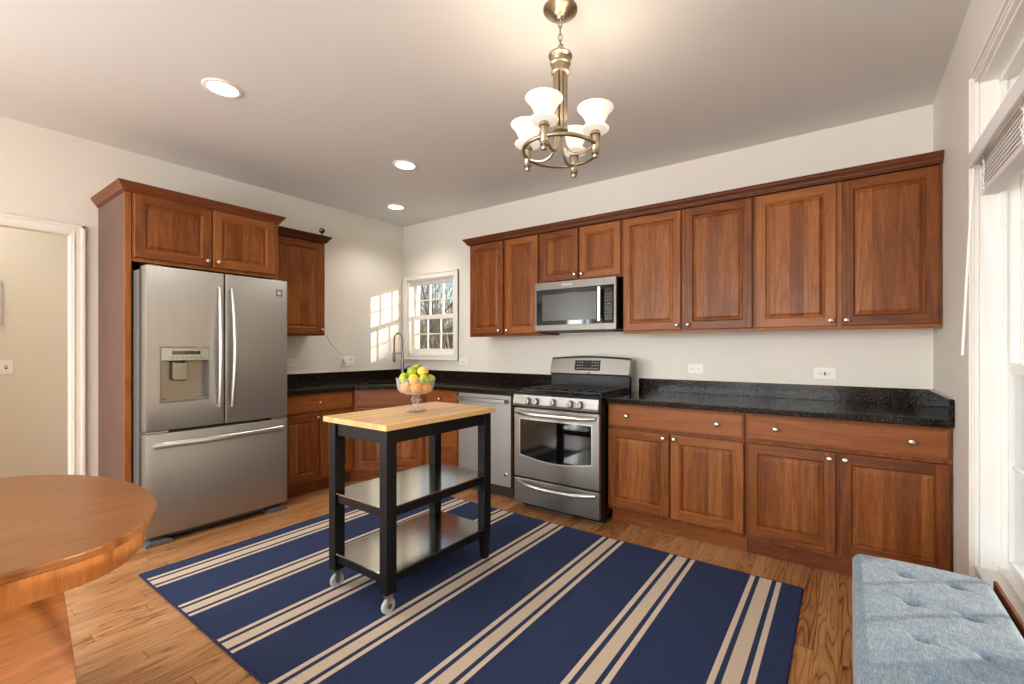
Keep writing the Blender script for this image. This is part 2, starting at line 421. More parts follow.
struct(wall_x(B(), 0, .16, -.06, WX + .16, [SW]), 'wall_back', 'wall')
struct(wall_y(B(), WX, WX + .16, FY - .15, 0, [RW]), 'wall_right', 'wall')
struct(wall_x(B(), FY - .15, FY, 0, WX, [(.5, 4.4, .35, 2.4)]), 'wall_front', 'wall')
struct(B().box(-1.32, -1.2, -4.6, -2.0, 0, HC).box(-1.2, -.06, -4.6, -4.5, 0, HC).box(-1.2, -.06, -2.1, -2.0, 0, HC), 'wall_hall', 'hallwall')

# door casing
b = B(); cw = .070
def casing_prof(b, box):  # flat casing with a raised outer back band
    b.box(*box)
y1 = DY1; y0 = DY0
for s_, a in ((1, y1), (-1, y0)):
    b.box(0, .014, a, a + s_ * cw, 0, DZ + cw); b.box(0, .022, a + s_ * (cw - .018), a + s_ * cw, 0, DZ + cw)
    b.box(0, .018, a + s_ * .012, a + s_ * .02, 0, DZ + .02)
b.box(0, .014, y0, y1, DZ, DZ + cw); b.box(0, .022, y0 - cw, y1 + cw, DZ + cw - .018, DZ + cw); b.box(0, .018, y0, y1, DZ + .012, DZ + .02)
b.box(-.064, .002, y1 - .003, y1 + .002, 0, DZ); b.box(-.064, .002, y0 - .002, y0 + .003, 0, DZ); b.box(-.064, .002, y0, y1, DZ - .003, DZ + .002)
struct(b, 'trim_1', 'trim', bevel=.002)
b = B()
b.box(0, .014, -2.70, -2.72 + .0, 0, .11)
struct(B().box(-1.2, -1.186, -4.5, -2.1, 0, .12).box(-1.2, -1.19, -4.5, -2.1, .12, .135), 'baseboard_hall', 'trim')
struct(B().box(0, .014, FY, DY0 - cw, 0, .12), 'baseboard_left', 'trim')
struct(B().box(WX - .014, WX, FY, -.68, 0, .12), 'baseboard_right', 'trim')

# ---------------------------------------------------------------- small back window
def sash(b, x0, x1, y, z0, z1, st=.035, rail=.045, cols=3, rows=2, d=.03, mt=.014):
    """sash in a wall along x; glass centre at y"""
    b.box(x0, x0 + st, y - d / 2, y + d / 2, z0, z1); b.box(x1 - st, x1, y - d / 2, y + d / 2, z0, z1)
    b.box(x0 + st, x1 - st, y - d / 2, y + d / 2, z0, z0 + rail); b.box(x0 + st, x1 - st, y - d / 2, y + d / 2, z1 - rail, z1)
    for i in range(1, cols):
        x = x0 + st + (x1 - x0 - 2 * st) * i / cols; b.box(x - mt / 2, x + mt / 2, y - .009, y + .009, z0 + rail, z1 - rail)
    for j in range(1, rows):
        z = z0 + rail + (z1 - z0 - 2 * rail) * j / rows; b.box(x0 + st, x1 - st, y - .008, y + .008, z - mt / 2, z + mt / 2)
win = empty('window_1', (0, 0, 0), kind='structure')
x0, x1, z0, z1 = SW
b = B(); t = .06
b.box(x0 - t, x0, -.018, 0, z0 - t, z1 + t).box(x1, x1 + t, -.018, 0, z0 - t, z1 + t).box(x0, x1, -.018, 0, z1, z1 + t).box(x0, x1, -.018, 0, z0 - t, z0)
b.box(x0 - t, x0 - t + .012, -.026, 0, z0 - t, z1 + t).box(x1 + t - .012, x1 + t, -.026, 0, z0 - t, z1 + t).box(x0 - t, x1 + t, -.026, 0, z1 + t - .012, z1 + t).box(x0 - t, x1 + t, -.026, 0, z0 - t, z0 - t + .012)
b.build('window_casing', 'trim', win, bevel=.002, smooth=False)
b = B().box(x0, x0 + .03, .0, .16, z0, z1).box(x1 - .03, x1, .0, .16, z0, z1).box(x0, x1, .0, .16, z1 - .012, z1).box(x0, x1, .0, .16, z0, z0 + .02)
b.build('window_frame', 'white', win, bevel=.001, smooth=False)
b = B(); sash(b, x0 + .03, x1 - .03, .062, z0 + .02, 1.655, rail=.05); b.build('sash', 'white', win, bevel=.0015, smooth=False)
b = B(); sash(b, x0 + .03, x1 - .03, .098, 1.615, z1 - .012, rail=.04); b.build('sash', 'white', win, bevel=.0015, smooth=False)
B().box(x0 + .04, x1 - .04, .061, .063, z0 + .04, 1.64).build('pane', 'pane', win, smooth=False)
B().box(x0 + .04, x1 - .04, .097, .099, 1.63, z1 - .03).build('pane', 'pane', win, smooth=False)

# ---------------------------------------------------------------- right double window
def window_right():
    ya, yb, z0, z1 = RW
    win = empty('window_2', (WX, yb, 0), kind='structure')
    def sub(b, name, mats='white', **k):   # vertices are given in world space
        b.v = [(x - WX, y - yb, z) for x, y, z in b.v]; return b.build(name, mats, win, smooth=False, **k)
    b = B(); t = .052; X = WX
    for y_, s_ in ((yb, 1), (ya, -1)):
        b.box(X - .014, X, y_, y_ + s_ * t, z0 - .09, z1 + t); b.box(X - .024, X, y_ + s_ * (t - .018), y_ + s_ * t, z0 - .09, z1 + t); b.box(X - .019, X, y_ + s_ * .014, y_ + s_ * .024, z0 - .09, z1 + .024)
    b.box(X - .014, X, ya, yb, z1, z1 + t).box(X - .024, X, ya - t, yb + t, z1 + t - .018, z1 + t).box(X - .019, X, ya, yb, z1 + .014, z1 + .024)
    sub(b, 'window_casing', 'trim', bevel=.002)
    b = B().box(X - .0, X + .16, yb - .012, yb + .002, z0, z1).box(X, X + .16, ya - .002, ya + .012, z0, z1).box(X, X + .16, ya, yb, z1 - .012, z1 + .002).box(X + .05, X + .16, ya, yb, z0 - .002, z0 + .022)
    b.box(X + .055, X + .075, yb - .024, yb - .012, z0, z1).box(X + .055, X + .075, ya + .012, ya + .024, z0, z1).box(X + .055, X + .075, ya, yb, z1 - .03, z1)
    m0, m1 = -1.93, -1.85
    b.box(X + .05, X + .15, m0, m1, z0, z1); b.box(X + .03, X + .05, m0 + .01, m1 - .01, z0, z1)
    sub(b, 'window_frame', 'white', bevel=.0015)
    sub(B().box(X - .016, X + .06, ya, yb, z0 - .018, z0 + .004).box(X - .008, X, ya, yb, z0 - .030, z0 - .018), 'window_stool', 'trim', bevel=.003)
    def sash_y(name, yy0, yy1, x, zz0, zz1, rail, cols, rows, st=.028):
        b = B(); sash(b, yy0, yy1, x, zz0, zz1, st=st, rail=rail, cols=cols, rows=rows, mt=.016)
        b.v = [(y, x_, z) for x_, y, z in b.v]; return sub(b, name, 'white', bevel=.0015)
    for (u0, u1) in ((m1, yb - .012), (ya + .012, m0)):
        sash_y('sash', u0, u1, X + .09, z0 + .02, 1.205, .04, 3, 2)
        sash_y('sash', u0, u1, X + .125, 1.165, z1 - .012, .04, 3, 3)
        sub(B().box(X + .089, X + .091, u0 + .02, u1 - .02, z0 + .05, 1.18), 'pane', 'pane')
        sub(B().box(X + .124, X + .126, u0 + .02, u1 - .02, 1.19, z1 - .04), 'pane', 'pane')
window_right()
# stained timber ledge under the stool, beside the bench
struct(B().box(WX - .025, WX - .015, -2.62, -1.425, .10, .474), 'trim_2', 'cherry_h', bevel=.002)
# unseen windows behind the camera, added to go with the front fill lamp
win = empty('fill_window_front', (0, FY, 0), kind='structure')
b = B()
for xa in (.5, 1.8, 3.1):
    sash(b, xa, xa + 1.3, -.07, .35, 2.4, st=.05, rail=.06, cols=1, rows=2, d=.05, mt=.04)
b.build('window_frame', 'white', win, smooth=False)
B().box(.5, 4.4, -.072, -.069, .4, 2.35).build('pane', 'pane', win, smooth=False)

win = empty('fill_window_left', (0, 0, 0), kind='structure')  # unseen window added for the left fill that brightens the right wall
b = B(); sash(b, -6.15, -5.4, -.03, .45, 2.4, st=.05, rail=.06, cols=1, rows=2, d=.05, mt=.04); sash(b, -5.4, -4.65, -.03, .45, 2.4, st=.05, rail=.06, cols=1, rows=2, d=.05, mt=.04)
b.v = [(y, x, z) for x, y, z in b.v]; b.build('window_frame', 'white', win, smooth=False)
B().box(-.032, -.029, -6.1, -4.7, .5, 2.35).build('pane', 'pane', win, smooth=False)

# ---------------------------------------------------------------- venetian blind
bl = empty('venetian_blind', (WX, -1.1, 2.07), label='white slatted venetian blind pulled up at the top of the right window', cat='blind')
B().box(-.034, -.024, -1.72, -.016, -.094, -.036).box(-.034, .0, -.026, -.016, -.094, -.036).box(-.034, .0, -1.72, -1.708, -.094, -.036).build('valance', 'blind', bl, bevel=.002, smooth=False)
B().box(.0, .045, -1.605, -.016, -.045, .0).build('headrail', 'blind', bl, bevel=.002, smooth=False)
for i in range(8):
    z = -.066 - i * .0155
    b = B(); b.prism([(.002, z - .003), (.026, z + .001), (.052, z - .003), (.052, z + .005), (.026, z + .009), (.002, z + .005)], -1.60, -.018, plane='xz')
    o = b.build('slat', 'blind', bl, smooth=False)
B().box(.0, .054, -1.60, -.018, -.208, -.186).build('bottom_rail', 'blind', bl, bevel=.003, smooth=False)
for y in (-.10, -.55, -1.05, -1.50):
    b = B()
    b.tube([(-.003, y, -.03), (-.006, y + .004, -.08), (-.005, y - .005, -.13), (-.007, y + .003, -.18), (-.004, y, -.21)], .0018, 6)
    b.tube([(-.004, y - .006, -.05), (-.010, y + .008, -.09), (-.004, y - .009, -.12), (-.011, y + .01, -.15), (-.004, y - .004, -.19), (-.012, y + .012, -.2)], .0016, 6)
    b.build('lift_cord', 'blind', bl)
b = B().tube([(-.016, -.015, -.05), (-.02, -.02, -.11)], .003, 8).tube([(-.02, -.02, -.10), (-.045, -.06, -.50), (-.063, -.085, -.835)], .0045, 8)
b.build('wand', 'plasticw', bl)

# ---------------------------------------------------------------- cabinets
def knob(parent, x, z, y=-.02):
    b = B().lathe([(.006, 0), (.0055, .010), (.008, .013), (.0145, .018), (.016, .023), (.0135, .028), (.007, .031), (1e-6, .032)], (0, 0, 0), (0, -1, 0), 20)
    o = b.build('knob', 'nickel', parent, loc=(x, y, z)); o['label'] = 'round satin nickel knob'; return o
def raised_door(w_, h, t=.02, s=.055):
    b = B(); f = -t; e = .004
    def ring(i, y): return [(i, y, i), (w_ - i, y, i), (w_ - i, y, h - i), (i, y, h - i)]
    def conn(r1, r2, mv, mh):
        for k in range(4):
            b.add([r1[k], r1[(k + 1) % 4], r2[(k + 1) % 4], r2[k]], [(0, 1, 2, 3)], mh if k % 2 == 0 else mv)
    conn(ring(0, 0), ring(0, f + e), 0, 1); conn(ring(0, f + e), ring(e, f), 0, 1)
    b.add(ring(0, 0), [(3, 2, 1, 0)], 0)
    def q(xa, xb, za, zb, m): b.add([(xa, f, za), (xb, f, za), (xb, f, zb), (xa, f, zb)], [(0, 1, 2, 3)], m)
    q(e, s, e, h - e, 0); q(w_ - s, w_ - e, e, h - e, 0); q(s, w_ - s, e, s, 1); q(s, w_ - s, h - s, h - e, 1)
    r = [ring(s, f), ring(s + .004, f + .006), ring(s + .010, f + .010), ring(s + .014, f + .010), ring(s + .030, f + .003), ring(s + .033, f + .0025)]
    for k in range(5): conn(r[k], r[k + 1], 0 if k < 2 else 2, 1 if k < 2 else 2)
    b.add(r[5], [(0, 1, 2, 3)], 2)
    return b
def put_door(parent, x0, x1, z0, z1, y, kn=None, name='door'):
    o = raised_door(x1 - x0, z1 - z0).build(name, ['cherry_v', 'cherry_h', 'cherry_panel'], parent, loc=(x0, y, z0), smooth=False)
    if kn: knob(o, kn[0] - x0, kn[1] - z0)
    return o
def put_drawer(parent, x0, x1, z0, z1, y, kx=(), name='drawer_front'):
    w_ = x1 - x0; h = z1 - z0; b = B()
    b.prism([(0, 0), (w_, 0), (w_, h), (0, h)], 0, -.014, plane='xz')
    b.box(.008, w_ - .008, -.02, -.012, .008, h - .008)
    o = b.build(name, 'cherry_drawer', parent, loc=(x0, y, z0), smooth=False, bevel=.004)
    for k in kx: knob(o, k - x0, h * .52)
    return o
def crown(b, path, prof, m=0):
    P = [Vector((x, y)) for x, y in path]; N = len(P); rows = []
    for i in range(N):
        def nrm(a, c): d = (c - a).normalized(); return Vector((d.y, -d.x))
        if i == 0: mv = nrm(P[0], P[1])
        elif i == N - 1: mv = nrm(P[-2], P[-1])
        else:
            n1 = nrm(P[i - 1], P[i]); n2 = nrm(P[i], P[i + 1]); mv = (n1 + n2); mv = mv / mv.dot(n1)
        rows.append([(P[i].x + mv.x * o, P[i].y + mv.y * o, z) for o, z in prof])
    n = len(prof); vs = [v for r in rows for v in r]; fs = []
    for i in range(N - 1):
        for k in range(n): fs.append((i * n + k, i * n + (k + 1) % n, (i + 1) * n + (k + 1) % n, (i + 1) * n + k))
    fs += [list(range(n))[::-1], [(N - 1) * n + k for k in range(n)]]
    return b.add(vs, fs, m)
def crown_prof(z0, z1, out=.044):
    h = z1 - z0
    return [(-.03, z0), (.010, z0), (.010, z0 + .16 * h), (.018, z0 + .18 * h), (.020, z0 + .3 * h), (.024, z0 + .44 * h), (.032, z0 + .60 * h), (.037, z0 + .68 * h), (.038, z0 + .78 * h), (.041, z0 + .82 * h), (out, z0 + .90 * h), (out, z1), (-.03, z1)]

# --- upper cabinets on the back wall
UZ0, UZ1 = 1.385, 2.262
def upper(name, x0, x1, z0, doors, label, d=.315):
    r = empty(name, (x0, 0, z0), label=label, cat='cabinet', group='cherry wall cabinets on the long wall')
    w_ = x1 - x0; h = UZ1 - z0
    B().box(0, w_, -d, -.002, 0, h).build('carcass', 'cherry_v', r, smooth=False, bevel=.001)
    if z0 < 1.5: B().box(0, w_, -d - .0, -d + .018, -.012, .0).build('light_rail', 'cherry_h', r, smooth=False)
    for (a, c, kx, kz) in doors: put_door(r, a - x0, c - x0, .012, h - .006, -d - .0005, (kx - x0, kz - z0))
    return r
upper('wall_cabinet', 1.388, 2.222, UZ0, [(1.404, 1.812, 1.772, 1.428), (1.848, 2.205, 1.872, 1.428)], 'cherry wall cabinet with two narrow doors just right of the small window')
upper('wall_cabinet', 2.224, 2.996, 1.822, [(2.238, 2.606, 2.583, 1.872), (2.624, 2.984, 2.646, 1.872)], 'short cherry wall cabinet directly above the microwave')
upper('wall_cabinet', 2.998, 3.929, UZ0, [(3.008, 3.450, 3.425, 1.43), (3.478, 3.920, 3.503, 1.43)], 'cherry wall cabinet with two doors just right of the microwave')
upper('wall_cabinet', 3.931, 4.860, UZ0, [(3.943, 4.382, 4.357, 1.43), (4.410, 4.850, 4.435, 1.43)], 'cherry wall cabinet with two wide doors against the right wall')
b = crown(B(), [(1.388, -.003), (1.388, -.336), (4.861, -.336)], crown_prof(2.262, 2.318))
tag(b.build('crown_moulding', 'cherry_crown', smooth=False), 'long dark cherry crown moulding along the tops of the back wall cabinets', 'moulding')

# --- refrigerator surround
R90 = radians(90)
fc = empty('refrigerator_cabinet', (0, -2.665, 0), R90, 'tall cherry surround with two-door cabinet over the refrigerator', 'cabinet')
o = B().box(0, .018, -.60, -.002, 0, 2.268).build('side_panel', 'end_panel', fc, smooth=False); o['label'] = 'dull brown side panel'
B().box(0, .032, -.62, -.60, 0, 2.268).build('stile', 'cherry_v', fc, smooth=False, bevel=.001)
B().box(.018, .93, -.60, -.002, 1.825, 2.268).box(.038, .93, -.62, -.60, 1.825, 2.268).build('carcass', 'cherry_v', fc, smooth=False, bevel=.001)
put_door(fc, .042, .467, 1.85, 2.262, -.6205, (.437, 1.885)); put_door(fc, .475, .895, 1.85, 2.262, -.6205, (.503, 1.885))
b = crown(B(), [(.004, -.003), (.004, -.622), (.926, -.622), (.926, -.42)], crown_prof(2.264, 2.326))
b.build('crown', 'cherry_crown', fc, smooth=False)
# --- wall cabinet by the corner
c2 = empty('wall_cabinet', (0, -1.73, 1.385), R90, 'cherry wall cabinet with one door, right of the refrigerator, black ball camera on top', 'cabinet')
B().box(0, .56, -.315, -.002, 0, .875).build('carcass', 'cherry_v', c2, smooth=False, bevel=.001)
put_door(c2, .05, .535, .012, .86, -.3155, (.515, .055))
b = crown(B(), [(.0, -.334), (.556, -.334), (.556, -.003)], crown_prof(2.26 - 1.385, 2.32 - 1.385)); b.build('crown', 'cherry_crown', c2, smooth=False)
sc = empty('security_camera', (.33, -1.205, 2.325), 0, 'small black ball camera on top of the corner wall cabinet', 'camera')
B().lathe([(.018, 0), (.018, .005), (.006, .01), (.006, .03)], n=16).build('stand', 'black', sc)
B().ball((0, 0, .048), .025).build('body', 'black', sc)
B().lathe([(.010, 0), (.010, .004), (1e-6, .006)], (.0165, -.0165, .048), (1, -1, 0), 14).build('lens', 'marks', sc)

# --- base cabinets
def base(name, loc, rotz, w_, layout, label, d=.595, group=None, toe=.535, z0=.112):
    r = empty(name, loc, rotz, label, 'cabinet', group)
    B().box(0, w_, -d, -.002, z0, .874).build('carcass', 'cherry_v', r, smooth=False)
    B().box(.0, w_, -toe, -toe + .02, 0, z0).build('toe_kick', 'cherry_drawer', r, smooth=False)
    for it in layout:
        if it[0] == 'door': put_door(r, it[1], it[2], it[3], it[4], -d - .0005, it[5])
        else: put_drawer(r, it[1], it[2], it[3], it[4], -d - .0005, it[5])
    return r
BX = 3.010
base('base_cabinet', (BX, 0, 0), 0, .913, [('drawer', .004, .906, .712, .862, (.15, .755)), ('door', .004, .447, .135, .692, (.412, .663)), ('door', .457, .906, .135, .692, (.485, .664))],
     'cherry base cabinet right of the range, wide drawer over two doors', group='base cabinets under the right worktop')
base('base_cabinet', (BX + .915, 0, 0), 0, .937, [('drawer', .010, .928, .712, .862, (.165, .78)), ('door', .010, .458, .135, .692, (.43, .656)), ('door', .472, .928, .135, .692, (.502, .658))],
     'cherry base cabinet at the right wall, behind the blue bench', group='base cabinets under the right worktop')
base('base_cabinet', (0, -1.720, 0), R90, .675, [('drawer', .012, .655, .712, .862, (.33,)), ('door', .012, .330, .135, .692, (.31, .665)), ('door', .341, .655, .135, .692, (.363, .665))],
     'cherry base cabinet beside the refrigerator, drawer over two doors')
base('base_cabinet', (1.085, 0, 0), 0, .435, [('drawer', .03, .42, .722, .862, (.21,)), ('drawer', .03, .42, .545, .710, (.21,)), ('drawer', .03, .42, .345, .533, (.21,)), ('drawer', .03, .42, .135, .333, (.21,))],
     'narrow cherry drawer cabinet between the corner sink cabinet and the dishwasher')
cc = empty('corner_sink_cabinet', (0, 0, 0), 0, 'diagonal cherry corner sink cabinet behind the kitchen cart', 'cabinet')
A = Vector((.598, -1.043)); Bq = Vector((1.082, -.597))
B().prism([(.003, -1.043), (A.x, A.y), (Bq.x, Bq.y), (1.082, -.003), (.003, -.003)], .112, .70).build('carcass', 'cherry_v', cc, smooth=False)
B().prism([(.003, -1.043), (.535, -1.043), (1.02, -.60), (1.082, -.535), (1.082, -.003), (.003, -.003)], 0, .112).build('toe_kick', 'cherry_drawer', cc, smooth=False)
ang = math.atan2(Bq.y - A.y, Bq.x - A.x); L = (Bq - A).length
b = B().box(0, L, .0, .02, .70, .874); b.build('face_frame', 'cherry_v', cc, loc=(A.x, A.y, 0), rotz=ang, smooth=False)
for kind in (0, 1):
    if kind == 0:
        o = put_drawer(cc, 0, L - .04, 0, .15, 0); o.location = (A.x + cos(ang) * .02, A.y + sin(ang) * .02, .712)
    else:
        o = raised_door(L - .04, .557).build('door', ['cherry_v', 'cherry_h', 'cherry_panel'], cc, loc=(A.x + cos(ang) * .02, A.y + sin(ang) * .02, .135), smooth=False)
        knob(o, .03, .53)
    o.rotation_euler = (0, 0, ang)
tag(B().box(2.137, 2.248, -.53, -.003, 0, .874).build('filler_panel', 'cherry_v', smooth=False), 'narrow dark cherry strip between the dishwasher and the range', 'panel')

# ---------------------------------------------------------------- worktops
def worktop(name, outer, hole, splash, label, caulk):
    r = empty(name, (0, 0, 0), 0, label, 'worktop')
    bm = bmesh.new(); vs = []
    for z in (.914,):
        loops = [outer] + ([hole] if hole else [])
        edges = []
        for lp in loops:
            v = [bm.verts.new((x, y, z)) for x, y in lp]; edges += [bm.edges.new((v[i], v[(i + 1) % len(v)])) for i in range(len(v))]
        bmesh.ops.triangle_fill(bm, use_beauty=True, use_dissolve=False, edges=edges)
    if hole:
        hx = sum(p[0] for p in hole) / len(hole); hy = sum(p[1] for p in hole) / len(hole)
        def inside(p):
            x, y = p.x, p.y; c = False; n = len(hole); j = n - 1
            for i in range(n):
                xi, yi = hole[i]; xj, yj = hole[j]
                if (yi > y) != (yj > y) and x < (xj - xi) * (y - yi) / (yj - yi) + xi: c = not c
                j = i
            return c
        kill = [f for f in bm.faces if inside(f.calc_center_median())]
        bmesh.ops.delete(bm, geom=kill, context='FACES_ONLY')
    ex = bmesh.ops.extrude_face_region(bm, geom=list(bm.faces))
    bmesh.ops.translate(bm, vec=(0, 0, -.038), verts=[e for e in ex['geom'] if isinstance(e, bmesh.types.BMVert)])
    bmesh.ops.recalc_face_normals(bm, faces=bm.faces)
    me = bpy.data.meshes.new('slab'); bm.to_mesh(me); bm.free(); me.materials.append(M['granite'])
    o = bpy.data.objects.new('slab', me); COL.objects.link(o); o.parent = r
    md = o.modifiers.new('bevel', 'BEVEL'); md.width = .005; md.segments = 3; md.limit_method = 'ANGLE'; md.angle_limit = radians(40)
    b = B()
    for s_ in splash: b.box(*s_, .9145, 1.016)
    b.build('backsplash', 'granite', r, bevel=.002, smooth=False)
    b = B()
    for s_ in caulk: b.box(*s_, 1.014, 1.021)
    b.build('caulk_line', 'caulk', r, smooth=False)
    return r
worktop('worktop', [(3.008, -.003), (3.008, -.645), (4.862, -.645), (4.862, -.003)], None, [(3.008, 4.862, -.022, -.003), (4.842, 4.862, -.645, -.022)],
        'black speckled granite worktop right of the range', [(3.008, 4.862, -.006, -.001), (4.859, 4.864, -.645, -.001)])
hc = Vector((.62, -.60)); u_ = Vector((.7071, .7071)); v_ = Vector((.7071, -.7071)); hole = []
for sx, sy in ((-1, -1), (1, -1), (1, 1), (-1, 1)):
    for k in range(5):
        a = {(-1, -1): 180, (1, -1): 270, (1, 1): 0, (-1, 1): 90}[(sx, sy)] + k * 22.5
        p = hc + u_ * (sx * (.27 - .05) + .05 * cos(radians(a))) + v_ * (sy * (.19 - .05) + .05 * sin(radians(a))); hole.append((p.x, p.y))
worktop('worktop', [(.003, -.003), (.003, -1.718), (.645, -1.718), (.645, -1.065), (1.10, -.645), (2.250, -.645), (2.250, -.003)], hole,
        [(.003, .022, -1.718, -.003), (.022, 2.250, -.022, -.003)], 'black speckled granite corner worktop running from refrigerator to range', [(.001, .006, -1.718, -.001), (.001, 2.25, -.006, -.001)])
sk = empty('sink', (hc.x, hc.y, .715), radians(45), 'steel undermount sink set in the corner worktop', 'sink')
b = B(); b.box(-.27, .27, -.19, -.188, 0, .16).box(-.27, .27, .188, .19, 0, .16).box(-.27, -.268, -.19, .19, 0, .16).box(.268, .27, -.19, .19, 0, .16).box(-.27, .27, -.19, .19, 0, .003)
b.build('basin', 'steel', sk, smooth=False)
B().lathe([(.045, .003), (.045, .007), (.03, .008), (.028, .004), (1e-6, .004)], n=24).build('drain', 'chrome', sk)
# faucet
fa = empty('spring_faucet', (.365, -.305, .9145), 0, 'tall pull-down kitchen faucet with a spring neck behind the fruit bowl', 'faucet')
B().lathe([(.028, 0), (.028, .006), (.019, .012), (.019, .20), (.014, .205), (.014, .3)], n=20).build('post', 'steel', fa)
dv = Vector((-.40, -.9, 0)).normalized()
arc = [Vector((0, 0, z)) for z in (.28, .34, .40)] + [dv * (.045 - .045 * cos(a)) + Vector((0, 0, .44 + .075 * sin(a))) for a in [i * pi / 10 for i in range(11)]] + [dv * .09 + Vector((0, 0, z)) for z in (.40, .35, .31)]
B().tube(arc, .0075, 10).build('hose', 'grey', fa)
# spring coil
import bisect
seg = [0]
for i in range(1, len(arc)): seg.append(seg[-1] + (arc[i] - arc[i - 1]).length)
coil = []; NC = 40
for k in range(NC * 8 + 1):
    s_ = seg[-1] * k / (NC * 8) * .999; i = max(0, min(len(arc) - 2, bisect.bisect_right(seg, s_) - 1)); f_ = (s_ - seg[i]) / (seg[i + 1] - seg[i])
    p = arc[i].lerp(arc[i + 1], f_); t = (arc[i + 1] - arc[i]).normalized(); sd = Vector((-dv.y, dv.x, 0)); nn = t.cross(sd)
    a = 2 * pi * k / 8; coil.append(p + sd * (.0115 * cos(a)) + nn * (.0115 * sin(a)))
B().tube(coil, .0022, 5).build('spring', 'chrome', fa)
B().lathe([(.012, 0), (.017, .01), (.017, .09), (.011, .11)], dv * .09 + Vector((0, 0, .20)), n=16).build('spray_head', 'steel', fa)
B().tube([(0, 0, .30), dv * .045 + Vector((0, 0, .295)), dv * .09 + Vector((0, 0, .295))], .005, 8).build('holder_arm', 'steel', fa)
B().tube([(0, 0, .12), (.03, .02, .125), (.075, .05, .16)], [.009, .007, .005], 8).build('lever', 'steel', fa)

# ---------------------------------------------------------------- dishwasher
dw = empty('dishwasher', (1.527, 0, 0), 0, 'stainless dishwasher left of the range with bar handle', 'dishwasher')
B().box(.003, .599, -.58, -.01, .02, .868).box(.02, .58, -.52, -.50, 0, .10).build('body', 'dark', dw, smooth=False)
B().box(.004, .600, -.615, -.58, .105, .868).build('door', 'steel_v', dw, bevel=.004, smooth=False)
b = B().box(.03, .575, -.668, -.650, .803, .838).box(.03, .055, -.652, -.614, .806, .835).box(.55, .575, -.652, -.614, .806, .835); b.build('handle', 'chrome', dw, bevel=.005, smooth=False)
b = B().lathe([(.020, 0), (.020, .003), (.016, .0045), (1e-6, .005)], (.548, -.615, .205), (0, -1, 0), 24); o = b.build('badge', 'chrome', dw)
B().lathe([(.012, 0), (.011, .002), (1e-6, .0021)], (.548, -.6195, .205), (0, -1, 0), 20, ).build('badge_centre', 'grey', dw)

# ---------------------------------------------------------------- range
RX = 2.256; RWd = .748
ra = empty('gas_range', (RX, 0, 0), 0, 'stainless gas range with black grates and oven window', 'range')
W_ = RWd
B().box(.002, W_ - .002, -.70, -.15, .062, .905).box(.03, W_ - .03, -.60, -.16, .0, .072).build('body', 'black', ra, smooth=False, bevel=.002)
B().box(.0, W_, -.725, -.15, .905, .918).build('cooktop', 'black', ra, smooth=False, bevel=.004)
b = B().prism([(-.70, .815), (-.748, .815), (-.752, .835), (-.74, .903), (-.70, .906)], .0, W_, plane='yz'); b.build('control_panel', 'steel', ra, bevel=.002, smooth=False)
for i, x in enumerate((.150, .225, .378, .528, .606)):
    o = B().lathe([(.030, 0), (.030, .004), (.025, .006), (.024, .028), (.021, .032), (1e-6, .033)], n=24, axis=(0, -1, .12)).box(-.004, .004, -.036, -.028, -.016, .018).build('control_knob', 'steel', ra, loc=(x, -.747, .857))
b = B(); f0 = -.752
b.box(0, W_, -.735, -.70, .262, .800)
b.build('oven_door', 'steel', ra, bevel=.005, smooth=False)
od = [o for o in ra.children if o.name.startswith('oven_door')][0]
# window: bevelled dark glass with bowed lower edge
pts = [(.062, .712), (.062, .44)] + [(.062 + (W_ - .124) * i / 12, .44 - .035 * sin(pi * i / 12)) for i in range(1, 12)] + [(W_ - .062, .44), (W_ - .062, .712)]
def outset(p, k): return [(W_ / 2 + (x - W_ / 2) * (1 + k / (W_ / 2)), .57 + (z - .57) * (1 + k / .14)) for x, z in p]
B().prism(outset(pts, .010), -.737, -.734, plane='xz').build('window_trim', 'chrome', od, smooth=False)
B().prism(pts, -.7385, -.734, plane='xz').build('oven_window', 'blackglass', od, smooth=False)
bow = [Vector((.03 + (W_ - .06) * i / 14, -.742 - .045 * min(1, sin(pi * i / 14) * 2.2), .765 - .006 * sin(pi * i / 14))) for i in range(15)]
B().tube(bow, .013, 10, flat=1.1).build('handle', 'chrome', od)
dr = B().box(0, W_, -.735, -.70, .058, .250).build('storage_drawer', 'steel', ra, bevel=.005, smooth=False)
bow = [Vector((.03 + (W_ - .06) * i / 14, -.738 - .03 * min(1, sin(pi * i / 14) * 2.0), .222 - .022 * sin(pi * i / 14))) for i in range(15)]
B().tube(bow, .012, 10, flat=1.2).build('handle', 'chrome', dr)
B().box(.01, W_ - .01, -.62, -.60, .0, .07).build('kick_plate', 'black', ra, smooth=False)
# backguard
b = B().box(.004, W_ - .004, -.195, -.155, .915, 1.07); b.build('backguard_vent', 'black', ra, smooth=False, bevel=.003)
def bgp(x, zt): return [(-.152, 1.035), (-.205, 1.035), (-.212, 1.05), (-.182, zt - .015), (-.170, zt), (-.152, zt)]
NS = 12; rows = []
for i in range(NS + 1):
    x = W_ * i / NS; zt = 1.182 + .016 * sin(pi * i / NS); rows.append([(x, y, z) for y, z in bgp(x, zt)])
b = B(); vs = [v for r in rows for v in r]; fs = []
for i in range(NS):
    for k in range(6): fs.append((i * 6 + k, i * 6 + (k + 1) % 6, (i + 1) * 6 + (k + 1) % 6, (i + 1) * 6 + k))
fs += [list(range(6))[::-1], [NS * 6 + k for k in range(6)]]
bgd = b.add(vs, fs).build('backguard', 'steel', ra, smooth=False, bevel=.002)
